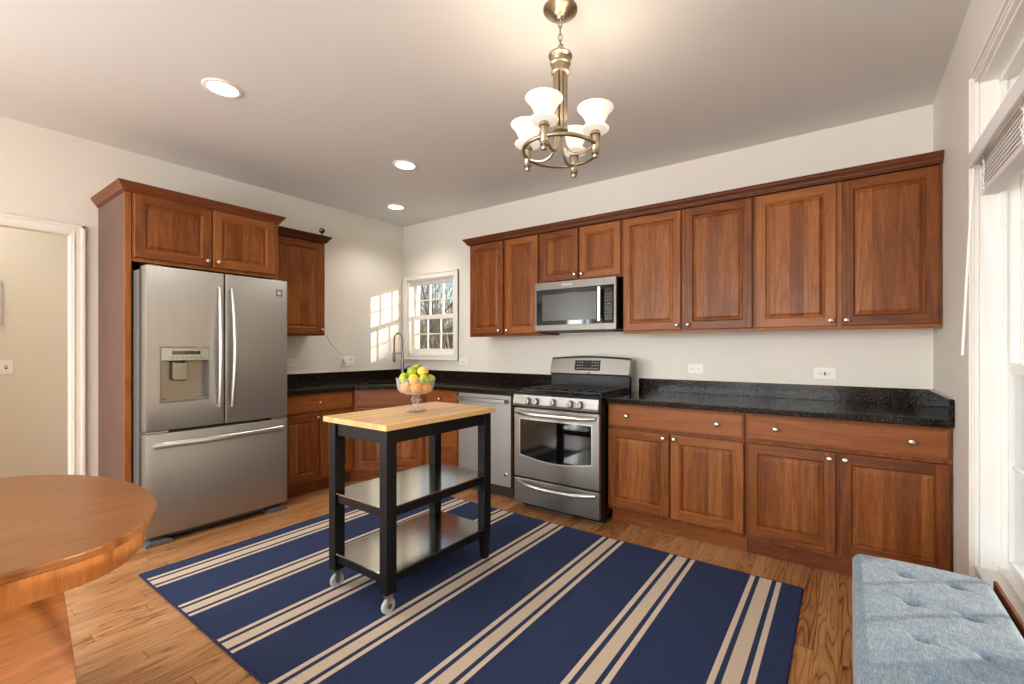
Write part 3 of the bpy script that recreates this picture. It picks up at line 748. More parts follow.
# display on the sloping face
def slope(x, z, off=.0): return (x, -.212 + (z - 1.05) * (.030 / (1.182 + .016 * sin(pi * x / W_) - .015 - 1.05)) - off, z)
b = B().add([slope(.245, 1.076, .0015), slope(.485, 1.076, .0015), slope(.485, 1.162, .0015), slope(.245, 1.162, .0015), slope(.245, 1.076, -.003), slope(.485, 1.076, -.003), slope(.485, 1.162, -.003), slope(.245, 1.162, -.003)],
    [(0, 1, 2, 3), (4, 7, 6, 5), (0, 4, 5, 1), (1, 5, 6, 2), (2, 6, 7, 3), (3, 7, 4, 0)])
dsp = b.build('display', 'blackglass', bgd, smooth=False)
b = B()
for r_, z in enumerate((1.090, 1.116, 1.141)):
    for c_ in range(9):
        if r_ > 0 and 2 < c_ < 6: continue
        x = .262 + c_ * .0240; b.add([slope(x, z, .0022), slope(x + .012, z, .0022), slope(x + .012, z + .006, .0022), slope(x, z + .006, .0022)], [(0, 1, 2, 3)])
b.add([slope(.255, 1.084, .0018), slope(.475, 1.084, .0018), slope(.475, 1.154, .0018), slope(.255, 1.154, .0018)], [(0, 1, 2, 3)], 1)
b.build('key_marks', ['marks', 'lcd'], bgd, smooth=False)
B().lathe([(.008, 0), (.008, .002), (1e-6, .003)], slope(.385, 1.056, .0), (0, -1, .2), 16).build('emblem', 'dark', bgd)
# burners and grates
for (x, y, r_) in ((.15, -.29, .035), (.15, -.54, .045), (.60, -.29, .035), (.60, -.54, .05), (.375, -.39, .04)):
    o = B().lathe([(r_ + .02, 0), (r_ + .016, .006), (r_, .008), (r_, .016), (r_ * .85, .02), (1e-6, .02)], n=24).build('burner', 'iron', ra, loc=(x, y, .918))
for k in range(3):
    gx0 = .02 + k * .238; gx1 = gx0 + .232; b = B(); zt, zb = .945, .933; t_ = .006
    for y in (-.66, -.21): b.box(gx0, gx1, y - t_, y + t_, zb, zt)
    for x in (gx0 + t_, gx1 - t_): b.box(x - t_, x + t_, -.66, -.21, zb, zt)
    for y in (-.54, -.42, -.30): b.box(gx0, gx1, y - .005, y + .005, zb, zt + .003)
    xm = (gx0 + gx1) / 2; b.box(xm - .005, xm + .005, -.66, -.21, zb, zt + .003)
    for y in (-.48, -.36): b.box(gx0 + .03, gx1 - .03, y - .004, y + .004, zb, zt + .002)
    for x in (gx0 + .008, gx1 - .008):
        for y in (-.652, -.218): b.box(x - .006, x + .006, y - .006, y + .006, .918, zb)
    b.build('grate', 'iron', ra, bevel=.0015, smooth=False)

# ---------------------------------------------------------------- microwave
mw = empty('microwave', (2.222, 0, 1.408), 0, 'stainless over-the-range microwave with black window and keypad', 'microwave')
mwW = .757
B().box(.002, mwW - .002, -.375, -.003, .006, .410).build('body', 'black', mw, smooth=False, bevel=.002)
b = B().box(0, mwW, -.40, -.375, .0, .410)
dm = b.build('front', metal('microwave_steel', srgb(122, 118, 111), .42, (3, 3, 300)), mw, smooth=False, bevel=.004)
B().box(.018, .738, -.404, -.399, .050, .348).build('door_glass', 'blackglass', dm, smooth=False, bevel=.001)
o = B().box(.080, .592, -.4055, -.403, .085, .305).build('window_mesh', plain('grey_mesh_window', srgb(58, 58, 56), .25), dm, smooth=False)
B().box(.616, .642, -.444, -.43, .065, .335).box(.620, .638, -.432, -.402, .07, .09).box(.620, .638, -.432, -.402, .31, .33).build('handle', 'chrome', dm, bevel=.005, smooth=False)
B().box(.272, .372, -.403, -.399, .370, .388).build('badge', 'marks', dm, smooth=False)
B().box(.648, .650, -.4008, -.399, .0, .410).build('seam', 'dark', dm, smooth=False)
b = B().box(.662, .722, -.406, -.4035, .305, .325); b.build('clock', 'lcd', dm, smooth=False)
b = B()
for r_ in range(9):
    for c_ in range(3):
        x = .664 + c_ * .020; z = .08 + r_ * .0235; b.box(x, x + .009, -.405, -.4035, z, z + .007)
b.box(.658, .728, -.4046, -.4030, .072, .298, 1)
b.build('key_marks', [plain('grey_key_print', srgb(92, 92, 90), .5), 'lcd'], dm, smooth=False)
B().box(.05, .70, -.34, -.05, -.006, .004).build('vent', 'dark', mw, smooth=False)

# ---------------------------------------------------------------- refrigerator
FW = .860
fr = empty('refrigerator', (0, -2.606, 0), R90, 'stainless french door refrigerator with ice and water dispenser', 'refrigerator')
B().box(.012, FW - .012, -.711, -.703, .07, 1.775).build('gap_shade', 'dark', fr, smooth=False)  # dark sheet behind the doors, stands in for shade in their gaps
def fy(x): return -.803 + .013 * ((x - FW / 2) / (FW / 2)) ** 2
B().box(-.016, FW - .004, -.705, -.06, .055, 1.765).build('body', 'steel_side', fr, smooth=False, bevel=.004)
def bulge_door(name, x0, x1, z0, z1, rec=None):
    """convex steel door skin; rec = (xa, xb, za, zb) recess"""
    b = B(); nx = 24; xs = sorted(set([x0 + .006] + [x0 + (x1 - x0) * i / nx for i in range(1, nx)] + [x1 - .006] + ([rec[0], rec[1]] if rec else [])))
    zs = sorted(set([z0 + .006, z1 - .006] + ([rec[2], rec[3]] if rec else [])))
    for i in range(len(xs) - 1):
        for j in range(len(zs) - 1):
            xa, xb, za, zb = xs[i], xs[i + 1], zs[j], zs[j + 1]
            if rec and xa >= rec[0] - 1e-6 and xb <= rec[1] + 1e-6 and za >= rec[2] - 1e-6 and zb <= rec[3] + 1e-6: continue
            b.add([(xa, fy(xa), za), (xb, fy(xb), za), (xb, fy(xb), zb), (xa, fy(xa), zb)], [(0, 1, 2, 3)])
    # rounded rim + sides
    top = [(x, fy(x), zs[-1]) for x in xs]; bot = [(x, fy(x), zs[0]) for x in xs]
    loop = bot + [(x1 - .006, fy(x1), zs[-1])][:0] + top[::-1]
    def grow(p, k, y):
        x, _, z = p; return (min(max(x + (k if x > (x0 + x1) / 2 else -k) if x in (xs[0], xs[-1]) else x, x0), x1), y, z + (k if z > (z0 + z1) / 2 else -k))
    l1 = loop; l2 = [grow(p, .0045, p[1] + .0025) for p in loop]; l3 = [grow(p, .006, p[1] + .008) for p in loop]; l4 = [grow(p, .006, -.712) for p in loop]
    n = len(loop); k0 = len(b.v); b.v += [tuple(p) for l in (l1, l2, l3, l4) for p in l]
    for a in range(3):
        for i in range(n):
            j = (i + 1) % n; b.f.append([k0 + a * n + i, k0 + a * n + j, k0 + (a + 1) * n + j, k0 + (a + 1) * n + i]); b.m.append(0)
    b.f.append([k0 + 3 * n + i for i in range(n)]); b.m.append(0)
    bm_o = b.build(name, 'steel_v', fr, merge=.0003)
    return bm_o
REC = (.074, .334, .915, 1.268)
d1 = bulge_door('door', .0, .423, .734, 1.787, REC)
d2 = bulge_door('door', .430, FW, .734, 1.787)
d3 = bulge_door('freezer_drawer', .0, FW, .062, .716)
def vhandle(door, x, s_, z0=.86, z1=1.675):
    pts = [(x, fy(x) + .002, z0)] + [(x - s_ * .006 * sin(pi * t), fy(x) - .028 - .030 * sin(pi * t), z0 + (z1 - z0) * t) for t in [i / 14 for i in range(15)]] + [(x, fy(x) + .002, z1)]
    return B().tube(pts, .0125, 12, flat=1.35).build('handle', 'chrome', door)
vhandle(d1, .387, 1); vhandle(d2, .461, -1)
pts = [(.045, fy(.045) + .002, .640)] + [(.045 + .77 * t, fy(.43) - .012 - .032 * sin(pi * t), .645) for t in [i / 16 for i in range(17)]] + [(.815, fy(.815) + .002, .640)]
B().tube(pts, .012, 12, flat=1.7).build('handle', 'chrome', d3)
# dispenser
xa, xb, za, zb = REC
b = B(); yb = -.72; yf = -.797
b.box(xa - .006, xa + .004, yb, yf - .0, za - .006, zb + .006).box(xb - .004, xb + .006, yb, yf - .002, za - .006, zb + .006).box(xa, xb, yb, yf - .004, za - .006, za + .006).box(xa, xb, yb, yf - .004, zb - .004, zb + .006)
dp = b.build('dispenser', 'steel_side', d1, smooth=False, bevel=.001)
B().box(xa, xb, yb, yb + .004, za, zb).box(xa + .004, xb - .004, -.775, yb, za + .004, za + .016).build('niche', plain('dispenser_niche', srgb(150, 142, 132), .35, .5), dp, smooth=False)
B().box(xa + .002, xb - .002, yb, -.806, 1.182, zb - .002).build('panel', 'panelgrey', dp, smooth=False, bevel=.003)
B().box(xa + .055, xb - .052, -.79, -.8075, 1.222, 1.246).build('display', 'lcd', dp, smooth=False)
b = B()
for i in range(7): b.box(xa + .05 + i * .026, xa + .062 + i * .026, -.79, -.8068, 1.199, 1.203)
b.build('key_marks', 'slot', dp, smooth=False)
b = B().prism([(xa + .068, 1.175), (xa + .150, 1.175), (xa + .150, 1.062), (xa + .140, 1.05), (xa + .078, 1.05), (xa + .068, 1.062)], -.722, -.768, plane='xz'); b.build('paddle', 'steel', dp, smooth=False, bevel=.006)
B().lathe([(.03, 0), (.03, .012), (.022, .016)], (xa + .109, -.755, 1.166), n=20).build('spout', 'dark', dp)
B().box(.772, .818, fy(.8) - .002, fy(.8) + .01, 1.665, 1.715).build('badge', 'grey', d2, smooth=False)
B().box(.782, .808, fy(.8) - .003, fy(.8) + .01, 1.675, 1.705).build('badge', 'marks', d2, smooth=False)
b = B().box(.05, FW - .05, -.70, -.66, .012, .055); b.build('grille', 'grey', fr, smooth=False)
for x in (.0, FW - .14): B().prism([(x, .0), (x + .14, .0), (x + .14, .02), (x + .11, .036), (x + .03, .036), (x, .02)], -.60, -.79, plane='xz').build('foot', 'grey', fr, smooth=False, bevel=.004)
for x in (.02, FW - .09): B().box(x, x + .07, -.745, -.60, 1.766, 1.80).build('hinge_cover', 'steel_side', fr, smooth=False, bevel=.004)
for x in (.0, FW - .12): B().box(x + .004, x + .116, -.785, -.70, .719, .730).build('hinge', 'chrome', fr, smooth=False)

# ---------------------------------------------------------------- wall outlets, plates, cord
def outlet(loc, rotz, label, w_=.118, h=.075, kind='h', group=None, name='wall_outlet', cat='outlet'):
    r = empty(name, loc, rotz, label, cat, group)
    B().box(-w_ / 2, w_ / 2, -.006, 0, -h / 2, h / 2).build('cover_plate', 'plasticw', r, bevel=.002, smooth=False)
    rec = []
    if kind == 'h': rec = [(-.021, 0), (.021, 0)]
    if kind == 'gfci': rec = [(-.026, 0), (.026, 0)]
    for x, z in rec:
        o = B().prism([(x + .0155 * cos(a), z + .0135 * sin(a)) for a in [i * pi / 10 for i in range(20)]], -.006, -.009, plane='xz').build('socket', 'plasticw', r, smooth=False)
        B().box(x - .009, x + .0, -.0096, -.0088, z + .004, z + .0062).box(x - .009, x + .0, -.0096, -.0088, z - .0062, z - .004).box(x + .005, x + .0095, -.0096, -.0088, z - .002, z + .002).build('slots', 'slot', o, smooth=False)
    if kind == 'gfci':
        B().box(-.006, .006, -.0095, -.006, .001, .010).box(-.006, .006, -.0095, -.006, -.010, -.001).build('reset_button', 'slot', r, smooth=False)
    if kind == 'switch':
        B().box(-.007, .007, -.008, -.006, -.014, .014).build('switch_slot', 'slot', r, smooth=False); B().box(-.004, .004, -.016, -.006, -.002, .008).build('toggle', 'plasticw', r, smooth=False)
    return r
outlet((3.467, 0, 1.104), 0, 'white outlet on the back wall between range and wide outlet', kind='h')
outlet((4.315, 0, 1.093), 0, 'wider white outlet with dark reset buttons near the right wall', .128, .078, 'gfci')
outlet((.99, 0, 1.115), 0, 'white outlet on the back wall right of the small window', kind='h')
outlet((0, -1.325, 1.125), R90, 'white outlet on the left wall close to the refrigerator', kind='h', w_=.10)
o = outlet((0, -.735, 1.123), R90, 'double white outlet plate on the left wall with a plug in it', .165, .105, 'none')
for x in (-.045, .045):
    for z in (.022, -.022):
        s_ = B().prism([(x + .0145 * cos(a), z + .0155 * sin(a)) for a in [i * pi / 10 for i in range(20)]], -.006, -.009, plane='xz').build('socket', 'plasticw', o, smooth=False)
        B().box(x - .006, x - .004, -.0096, -.0088, z - .002, z + .007).box(x + .004, x + .006, -.0096, -.0088, z - .002, z + .007).box(x - .002, x + .002, -.0096, -.0088, z - .009, z - .005).build('slots', 'slot', s_, smooth=False)
pc = empty('power_cord', (0, -.78, 1.145), 0, 'thin white cord hanging from the corner wall cabinet to a plug', 'cord')
B().box(.010, .042, -.02, .012, -.028, .012).build('plug', 'plasticw', pc, bevel=.004, smooth=False)
B().tube(bez((.325, -.378, .25), (.20, -.25, .10), (.06, -.10, .11), (.026, -.004, .012), 18), .0028, 6).build('cable', 'plasticw', pc)
outlet((-1.2, -2.966, 1.11), R90, 'white light switch on the hall wall seen through the doorway', .075, .115, 'switch', name='light_switch', cat='switch')
pf = empty('picture_frame', (-1.2, -3.16, 1.63), R90, 'pale framed picture on the hall wall at the left edge of the photo', 'picture')
b = B().box(-.17, -.155, -.02, 0, -.18, .18).box(.155, .17, -.02, 0, -.18, .18).box(-.155, .155, -.02, 0, .165, .18).box(-.155, .155, -.02, 0, -.18, -.165); b.build('frame', plain('silver_frame', srgb(190, 192, 194), .35, .7), pf, smooth=False)
B().box(-.155, .155, -.008, 0, -.165, .165).build('print', 'picture', pf, smooth=False)

# ---------------------------------------------------------------- ceiling lights
rl = empty('recessed_light', (1.512, -2.455, HC), 0)
b = B(); b.shell([(.072, 0), (.072, -.006), (.078, -.009), (.092, -.006), (.096, 0)], n=40); b.build('trim_ring', 'white', rl)
B().lathe([(.073, 0), (.073, -.004), (1e-6, -.005)], n=40).build('lens', 'lens', rl)
rls = [rl, copy_tree(rl), copy_tree(rl)]
rls[1].location = (1.507, -1.19, HC); rls[2].location = (.566, -.549, HC)
for o, l in zip(rls, ('lit round recessed ceiling light nearest the camera, above the refrigerator side', 'lit round recessed ceiling light in the middle of the ceiling', 'lit round recessed ceiling light nearest the corner above the small window')):
    tag(o, l, 'ceiling light', 'recessed ceiling lights')
    light('SPOT', 'recessed_lamp', (o.location.x, o.location.y, HC - .03), 20, (1, .94, .85), (0, 0, -1), spot_size=radians(130), spot_blend=.8, shadow_soft_size=.06)

# ---------------------------------------------------------------- chandelier
ch = empty('chandelier', (3.400, -1.888, HC), 0, 'brushed bronze chandelier with four lit bell glass shades', 'chandelier')
B().lathe([(.074, 0), (.074, -.006), (.066, -.014), (.050, -.020), (.046, -.024), (.030, -.032), (.016, -.036), (.012, -.045), (1e-6, -.046)], n=36).build('canopy', 'bronze', ch)
z = -.043
for i in range(4):
    c_ = Vector((0, 0, z - .022)); a_ = (i % 2) * pi / 2 + .4; u = Vector((cos(a_), sin(a_), 0))
    pts = [c_ + u * (.0075 * cos(t)) + Vector((0, 0, .018 * sin(t) + (.006 if sin(t) > 0 else -.006) * 0)) for t in [k * 2 * pi / 16 for k in range(16)]]
    B().tube(pts, .0028, 8, closed=True).build('chain_link', 'bronze', ch)
    z -= .0285
zc = z + .004     # top of stem loop
B().tube([Vector((0, 0, zc - .012)) + Vector((.012 * cos(t), 0, .014 * sin(t))) for t in [k * 2 * pi / 16 for k in range(16)]], .003, 8, closed=True).build('top_loop', 'bronze', ch)
B().lathe([(.006, zc - .022), (.012, zc - .03), (.018, zc - .035), (.030, zc - .037), (.050, zc - .045), (.052, zc - .053), (.042, zc - .060), (.038, zc - .075), (.044, zc - .08), (.044, zc - .087), (.037, zc - .091), (.036, zc - .115), (.040, zc - .118), (.040, zc - .125), (.024, zc - .13)], n=32).build('cap', 'bronze', ch)
zb = 2.20 - HC; zr = 2.115 - HC
b = B()
b.lathe([(.016, zc - .125), (.016, zb)], n=20)
for k in range(8):
    a = k * pi / 4; b.cyl((.0235 * cos(a), .0235 * sin(a), zc - .12), (.0235 * cos(a), .0235 * sin(a), zb - .0), .0085, n=12)
b.build('column', 'bronze', ch)
B().lathe([(.033, zb + .01), (.034, zb), (.022, zb - .012), (.008, zb - .018), (1e-6, zb - .02)], n=24).build('column_foot', 'bronze', ch)
RR = .160
B().tube([(RR * cos(t), RR * sin(t), zr) for t in [k * 2 * pi / 64 for k in range(64)]], .0085, 10, closed=True).build('ring', 'bronze', ch)
for k, deg in enumerate((8, 98, 188, 278)):
    a = radians(deg); d = Vector((cos(a), sin(a), 0))
    arm = empty('arm_dummy') if False else None
    B().tube(bez(d * .014 + Vector((0, 0, zb + .01)), d * .02 + Vector((0, 0, zr - .04)), d * .08 + Vector((0, 0, zr - .045)), d * RR + Vector((0, 0, zr)), 14), .0065, 8).build('arm', 'bronze', ch)
    o = B().lathe([(1e-6, -.058), (.010, -.056), (.013, -.048), (.010, -.040), (.017, -.037), (.017, -.030), (.013, -.027), (.0165, -.022), (.0165, .035), (.022, .038), (.022, .045), (.017, .048), (.017, .058)], n=24).build('lamp_holder', 'bronze', ch, loc=(d.x * RR, d.y * RR, zr))
    s_ = B().shell([(.018, .054), (.054, .058), (.058, .064), (.054, .069), (.033, .071), (.035, .080), (.041, .096), (.050, .116), (.063, .137), (.076, .150), (.073, .152), (.059, .137), (.046, .116), (.037, .096), (.031, .082), (.016, .070)], n=36).build('lamp_shade', 'shade', ch, loc=(d.x * RR, d.y * RR, zr))
    B().lathe([(.010, .06), (.012, .075), (.022, .095), (.023, .105), (.016, .118), (1e-6, .123)], n=20).build('bulb', emit('lit_bulb_%d' % k, (1, .85, .64, 1), 5.0), ch, loc=(d.x * RR, d.y * RR, zr))
    light('POINT', 'chandelier_lamp', (3.400 + d.x * RR, -1.888 + d.y * RR, HC + zr + .165), .9, (1, .82, .67), shadow_soft_size=.03)

# ---------------------------------------------------------------- rug
rug = empty('area_rug', (1.172, -.835, 0), 0, 'navy blue rug with cream and tan stripes under the kitchen cart', 'rug')
RL, RWi = 3.073, 1.90
B().box(.006, RL - .006, -RWi + .006, -.006, .001, .009).build('pile', 'rug', rug, smooth=False)
b = B(); R_ = .0052
b.tube([(R_, -R_, R_), (RL - R_, -R_, R_), (RL - R_, -RWi + R_, R_), (R_, -RWi + R_, R_)], R_, 8, closed=True)
b.v = []; b.f = []; b.m = []
for p, q in (((R_, -R_), (RL - R_, -R_)), ((RL - R_, -R_), (RL - R_, -RWi + R_)), ((RL - R_, -RWi + R_), (R_, -RWi + R_)), ((R_, -RWi + R_), (R_, -R_))):
    b.cyl((p[0], p[1], R_), (q[0], q[1], R_), R_, n=8)
b.build('binding', 'rug_edge', rug)

# ---------------------------------------------------------------- kitchen cart
CT = .908
ct = empty('kitchen_cart', (2.420, -1.853, .010), 0, 'black kitchen cart with butcher block top, two steel shelves and two casters', 'cart')
cz = CT - .010
B().box(-.262, .262, -.388, .388, cz - .028, cz).build('tabletop', 'maple', ct, bevel=.003, smooth=False)
lx = [-.212, .212]; ly = [-.340, .340]; lw = .028
for ix, x in enumerate(lx):
    for iy, y in enumerate(ly):
        b = B()
        if iy == 0: b.box(x - lw, x + lw, y - lw, y + lw, .098, cz - .028)
        else:
            b.box(x - lw, x + lw, y - lw, y + lw, .22, cz - .028)
            k = len(b.v); b.box(x - lw, x + lw, y - lw, y + lw, .0, .22)
            for i in range(k, len(b.v)):
                if b.v[i][2] < .01: b.v[i] = (x + (b.v[i][0] - x) * .68, y + (b.v[i][1] - y) * .68, 0)
        b.build('leg', 'cartblack', ct, bevel=.002, smooth=False)
def rails(z0, z1, name):
    b = B(); xi, yi = lx[1] - lw, ly[1] - lw; t_ = .01
    for s_ in (-1, 1):
        b.box(-xi, xi, s_ * (ly[1] + .004) - t_, s_ * (ly[1] + .004) + t_, z0, z1); b.box(s_ * (lx[1] + .004) - t_, s_ * (lx[1] + .004) + t_, -yi, yi, z0, z1)
    b.build(name, 'cartblack', ct, bevel=.0015, smooth=False)
rails(cz - .098, cz - .028, 'apron')
def octo(x, y, c): return [(-x + c, -y), (x - c, -y), (x - c, -y + c), (x, -y + c), (x, y - c), (x - c, y - c), (x - c, y), (-x + c, y), (-x + c, y - c), (-x, y - c), (-x, -y + c), (-x + c, -y + c)]
for z in (.500, .186):
    rails(z - .050, z - .004, 'shelf_rail')
    B().prism(octo(lx[1] + .024, ly[1] + .024, .0525), z - .004, z + .004).build('shelf', M['shelfsteel'] if 'shelfsteel' in M else metal('polished_shelf_steel', srgb(190, 188, 182), .16, (6, 60, 6)), ct, bevel=.0015, smooth=False)
for x in lx:
    y = ly[0]
    cs = B().cyl((x, y, .098), (x, y, .088), .012).box(x - .013, x + .013, y - .018, y + .018, .086, .090).box(x - .0135, x - .0115, y - .014, y + .016, .030, .088).box(x + .0115, x + .0135, y - .014, y + .016, .030, .088).build('caster', 'chrome', ct, smooth=False)
    B().shell([(.012, -.0095), (.032, -.0095), (.0355, -.006), (.0355, .006), (.032, .0095), (.012, .0095)], o=(x, y, .0355), axis=(1, 0, 0), n=32).build('wheel', 'rubber', cs)
    B().cyl((x - .015, y, .0355), (x + .015, y, .0355), .0125, n=20).build('hub', 'grey', cs)

# ---------------------------------------------------------------- glass bowl and fruit
bx, by, bz = 2.422, -1.852, CT; BS = .94
fb = empty('glass_fruit_bowl', (bx, by, bz), 0, 'clear pressed glass footed bowl of citrus on the kitchen cart', 'bowl'); fb.scale = (BS, BS, BS)
scal = lambda a, z_: 1 + (.018 * cos(10 * a) if z_ > .18 else 0) + (.012 * cos(20 * a) if .09 < z_ <= .19 else 0)
b = B().shell([(.001, .104), (.060, .106), (.090, .118), (.104, .140), (.108, .170), (.115, .200), (.111, .201), (.103, .170), (.099, .142), (.086, .123), (.058, .112), (.001, .110)], n=80, fl=scal)
b.build('dish', 'crystal', fb)
b = B().lathe([(.062, 0), (.064, .004), (.058, .010), (.034, .026), (.022, .040), (.015, .048), (.017, .054), (.024, .062), (.026, .072), (.020, .082), (.016, .088), (.022, .096), (.028, .103), (1e-4, .1035)], n=40, fl=lambda a, z_: 1 + (.05 * cos(8 * a) if z_ < .03 else .02 * cos(8 * a)))
b.build('stem', 'crystal', fb)
toC = Vector((.796, -.670, 0)).normalized(); rt = Vector((.83, .558, 0))
def citrus(kind, u, t_, z_, label):
    r = {'orange': .034, 'lemon': .031, 'lime': .031}[kind] * BS; u *= BS; t_ *= BS; z_ = (z_ - .905) * BS + CT
    p = Vector((bx, by, 0)) + rt * u + toC * t_; b = B()
    n = 14; prof = []
    for i in range(n + 1):
        th = pi * i / n; q = r * (1 + (.10 if kind != 'orange' else 0) * abs(cos(th)) ** 6); prof.append((max(1e-6, r * sin(th) * (1 if kind == 'orange' else .95)), -q * cos(th)))
    ax = Vector((random.uniform(-1, 1), random.uniform(-1, 1), random.uniform(-.3, 1)))
    if kind == 'orange': prof[0] = (1e-6, -r * .97); prof[-1] = (1e-6, r * .97)
    b.lathe(prof, n=24, axis=ax)
    o = empty({'orange': 'orange', 'lemon': 'lemon', 'lime': 'lime'}[kind], (p.x, p.y, z_), 0, label, 'fruit')
    b.build('peel', kind, o)
    tip = ax.normalized() * (r * (.96 if kind == 'orange' else 1.08))
    B().lathe([(.004, 0), (.0035, .002), (1e-6, .003)], tip, ax, 10).build('stem_end', plain('stem_green', srgb(110, 120, 60), .7) if kind != 'lemon' else 'foot_wood', o)
    return o
Z = .012
citrus('orange', .004, .050, 1.050, 'orange low in the front of the glass bowl')
citrus('orange', -.058, .012, 1.052, 'orange low at the left side inside the glass bowl')
citrus('orange', .062, .014, 1.051, 'orange low at the right side inside the glass bowl')
citrus('orange', .0, -.052, 1.052, 'orange low at the back of the glass bowl')
citrus('lemon', -.012, .052, 1.103, 'pale lemon at the front centre of the fruit pile')
citrus('lime', -.068, .018, 1.105, 'yellow-green lime at the left edge of the fruit pile')
citrus('lime', .050, .040, 1.099, 'round lime right of the pale front lemon')
citrus('lime', .086, -.006, 1.096, 'lime at the far right edge of the fruit pile')
citrus('lime', -.038, -.040, 1.110, 'green lime at the back left of the fruit pile')
citrus('lime', .030, -.050, 1.106, 'green lime hidden at the back of the fruit pile')
citrus('lime', -.022, .006, 1.141, 'green lime at the top left of the fruit pile')
citrus('lemon', .042, .004, 1.143, 'golden lemon at the top right of the fruit pile')
citrus('lime', .008, -.038, 1.156, 'lime at the very top of the fruit pile')

# ---------------------------------------------------------------- wooden table
tb = empty('dining_table', (2.289, -3.690, 0), .05, 'golden brown wooden table with rounded ends and curved pedestal legs', 'table')
def oval(a, b_, straight, n=28):
    p = []
    for i in range(n + 1): t = pi * i / n; p.append((a * cos(t), straight + b_ * sin(t)))
    for i in range(n + 1): t = pi + pi * i / n; p.append((a * cos(t), -straight + b_ * sin(t)))
    return p
ST = .375
B().prism(oval(.592, .316, ST), .733, .758).build('tabletop', 'table_wood', tb, bevel=.006, smooth=False, seg=3)
b = B(); o1 = oval(.570, .287, ST); o2 = oval(.548, .265, ST); n = len(o1)
vs = [(x, y, .733) for x, y in o1] + [(x, y, .666) for x, y in o1] + [(x, y, .666) for x, y in o2] + [(x, y, .733) for x, y in o2]
fs = []
for k in range(4):
    for i in range(n): j = (i + 1) % n; fs.append((k * n + i, k * n + j, ((k + 1) % 4) * n + j, ((k + 1) % 4) * n + i))
b.add(vs, fs); b.build('apron', 'table_apron', tb)
B().box(-.5, .5, -.26, -.20, .66, .733).box(-.5, .5, .20, .26, .66, .733).box(-.14, .14, -.42, .42, .70, .733).build('cross_brace', 'foot_wood', tb, smooth=False)
# scroll legs: curved planks, profile in x-z, extruded in y
def scroll(sgn):
    cl = bez((.14, 0, .66), (.30, 0, .68), (.34, 0, .56), (.43, 0, .40), 12) + bez((.43, 0, .40), (.50, 0, .27), (.46, 0, .16), (.53, 0, .045), 10)[1:]
    th = .022; L_, R2 = [], []
    for i, p in enumerate(cl):
        t = (cl[min(i + 1, len(cl) - 1)] - cl[max(i - 1, 0)]).normalized(); nn = Vector((t.z, 0, -t.x)); L_.append(p + nn * th); R2.append(p - nn * th)
    poly = [(sgn * p.x, p.z) for p in L_ + R2[::-1]]
    return poly
for s_ in (1, -1):
    B().prism(scroll(s_), -.426, .426, plane='xz').build('leg', 'table_leg', tb, bevel=.003)
B().box(-.36, .36, -.34, .34, .11, .15).build('base_platform', 'table_leg', tb, bevel=.006, smooth=False)
for x, y in ((-.56, .56), (-.30, .575), (.42, .40), (-.42, -.40), (.42, -.40)):
    pass
for x, y in ((-.34, .52), (.34, .52), (-.34, -.52), (.34, -.52)):
    B().lathe([(.022, 0), (.036, .01), (.042, .03), (.036, .052), (.02, .06)], n=20).build('foot', 'foot_wood', tb, loc=(x, y, 0))
    B().box(x - .018, x + .018, min(y, y - .2 * (1 if y > 0 else -1)), max(y, y - .2 * (1 if y > 0 else -1)), .055, .115).build('foot_rail', 'foot_wood', tb, smooth=False)

# ---------------------------------------------------------------- tufted bench
BZ = .480; bw, bl_ = .385, 1.14
be = empty('tufted_bench', (4.447, -1.432, 0), 0, 'light blue chambray tufted bench under the right window', 'bench')
TU = [(.145 + .133 * i, -.135 - .2025 * j) for j in range(5) for i in range(2)]
def top(u, v):
    # u across, v along; cushioned edge
    x = bw * u; y = -bl_ * v; dx = min(x, bw - x); dy = min(-y, bl_ + y); r_ = .028
    ex = max(0, r_ - dx) / r_; ey = max(0, r_ - dy) / r_
    z = BZ - r_ * (1 - math.sqrt(max(0, 1 - min(1, ex * ex + ey * ey)))) + .006 * sin(pi * min(1, max(0, u))) * 1
    for k, (tx, ty) in enumerate(TU):
        q = ((x - tx) / .020) ** 2 + ((y - ty) / .016) ** 2; z -= .014 * math.exp(-q * 1.3)
        q2 = ((x - tx) / .07) ** 2 + ((y - ty + .0) / .05) ** 2; z -= .0025 * math.exp(-q2)
        # fold running diagonally off each tuft
        a = (x - tx) * .9 + (y - ty) * -.43; c_ = (x - tx) * .43 + (y - ty) * .9
        z -= .0022 * math.exp(-(c_ / .006) ** 2) * (1 if abs(a) < .055 else math.exp(-((abs(a) - .055) / .015) ** 2)) * (1 - min(1, abs(a) / .07) * .6)
    return (x, y, z)
def umap(t): return t
b = B().grid(top, 110, 260)
# side skirt
NU, NV = 110, 260; loop = [(i, 0) for i in range(NU + 1)] + [(NU, j) for j in range(1, NV + 1)] + [(i, NV) for i in range(NU - 1, -1, -1)] + [(0, j) for j in range(NV - 1, 0, -1)]
k0 = len(b.v); zs = [BZ - .05, BZ - .12, .05]
idx = [j * (NU + 1) + i for i, j in loop]; prev = idx
for z_ in zs:
    row = []
    for q in idx:
        x, y, _ = b.v[q]; row.append(len(b.v)); b.v.append((x, y, z_))
    for i in range(len(idx)):
        j = (i + 1) % len(idx); b.f.append([prev[i], prev[j], row[j], row[i]]); b.m.append(0)
    prev = row
b.f.append(prev[::-1]); b.m.append(0)
b.build('upholstery', 'denim', be)
for tx, ty in TU:
    B().ball((tx, ty, BZ - .0135), .008, (1, 1, .45), 14).build('tuft_button', 'denim', be)
for x in (.04, bw - .04):
    for y in (-.05, -bl_ + .05): B().cyl((x, y, 0), (x, y, .05), .016, .022, 14).build('foot', 'foot_wood', be)

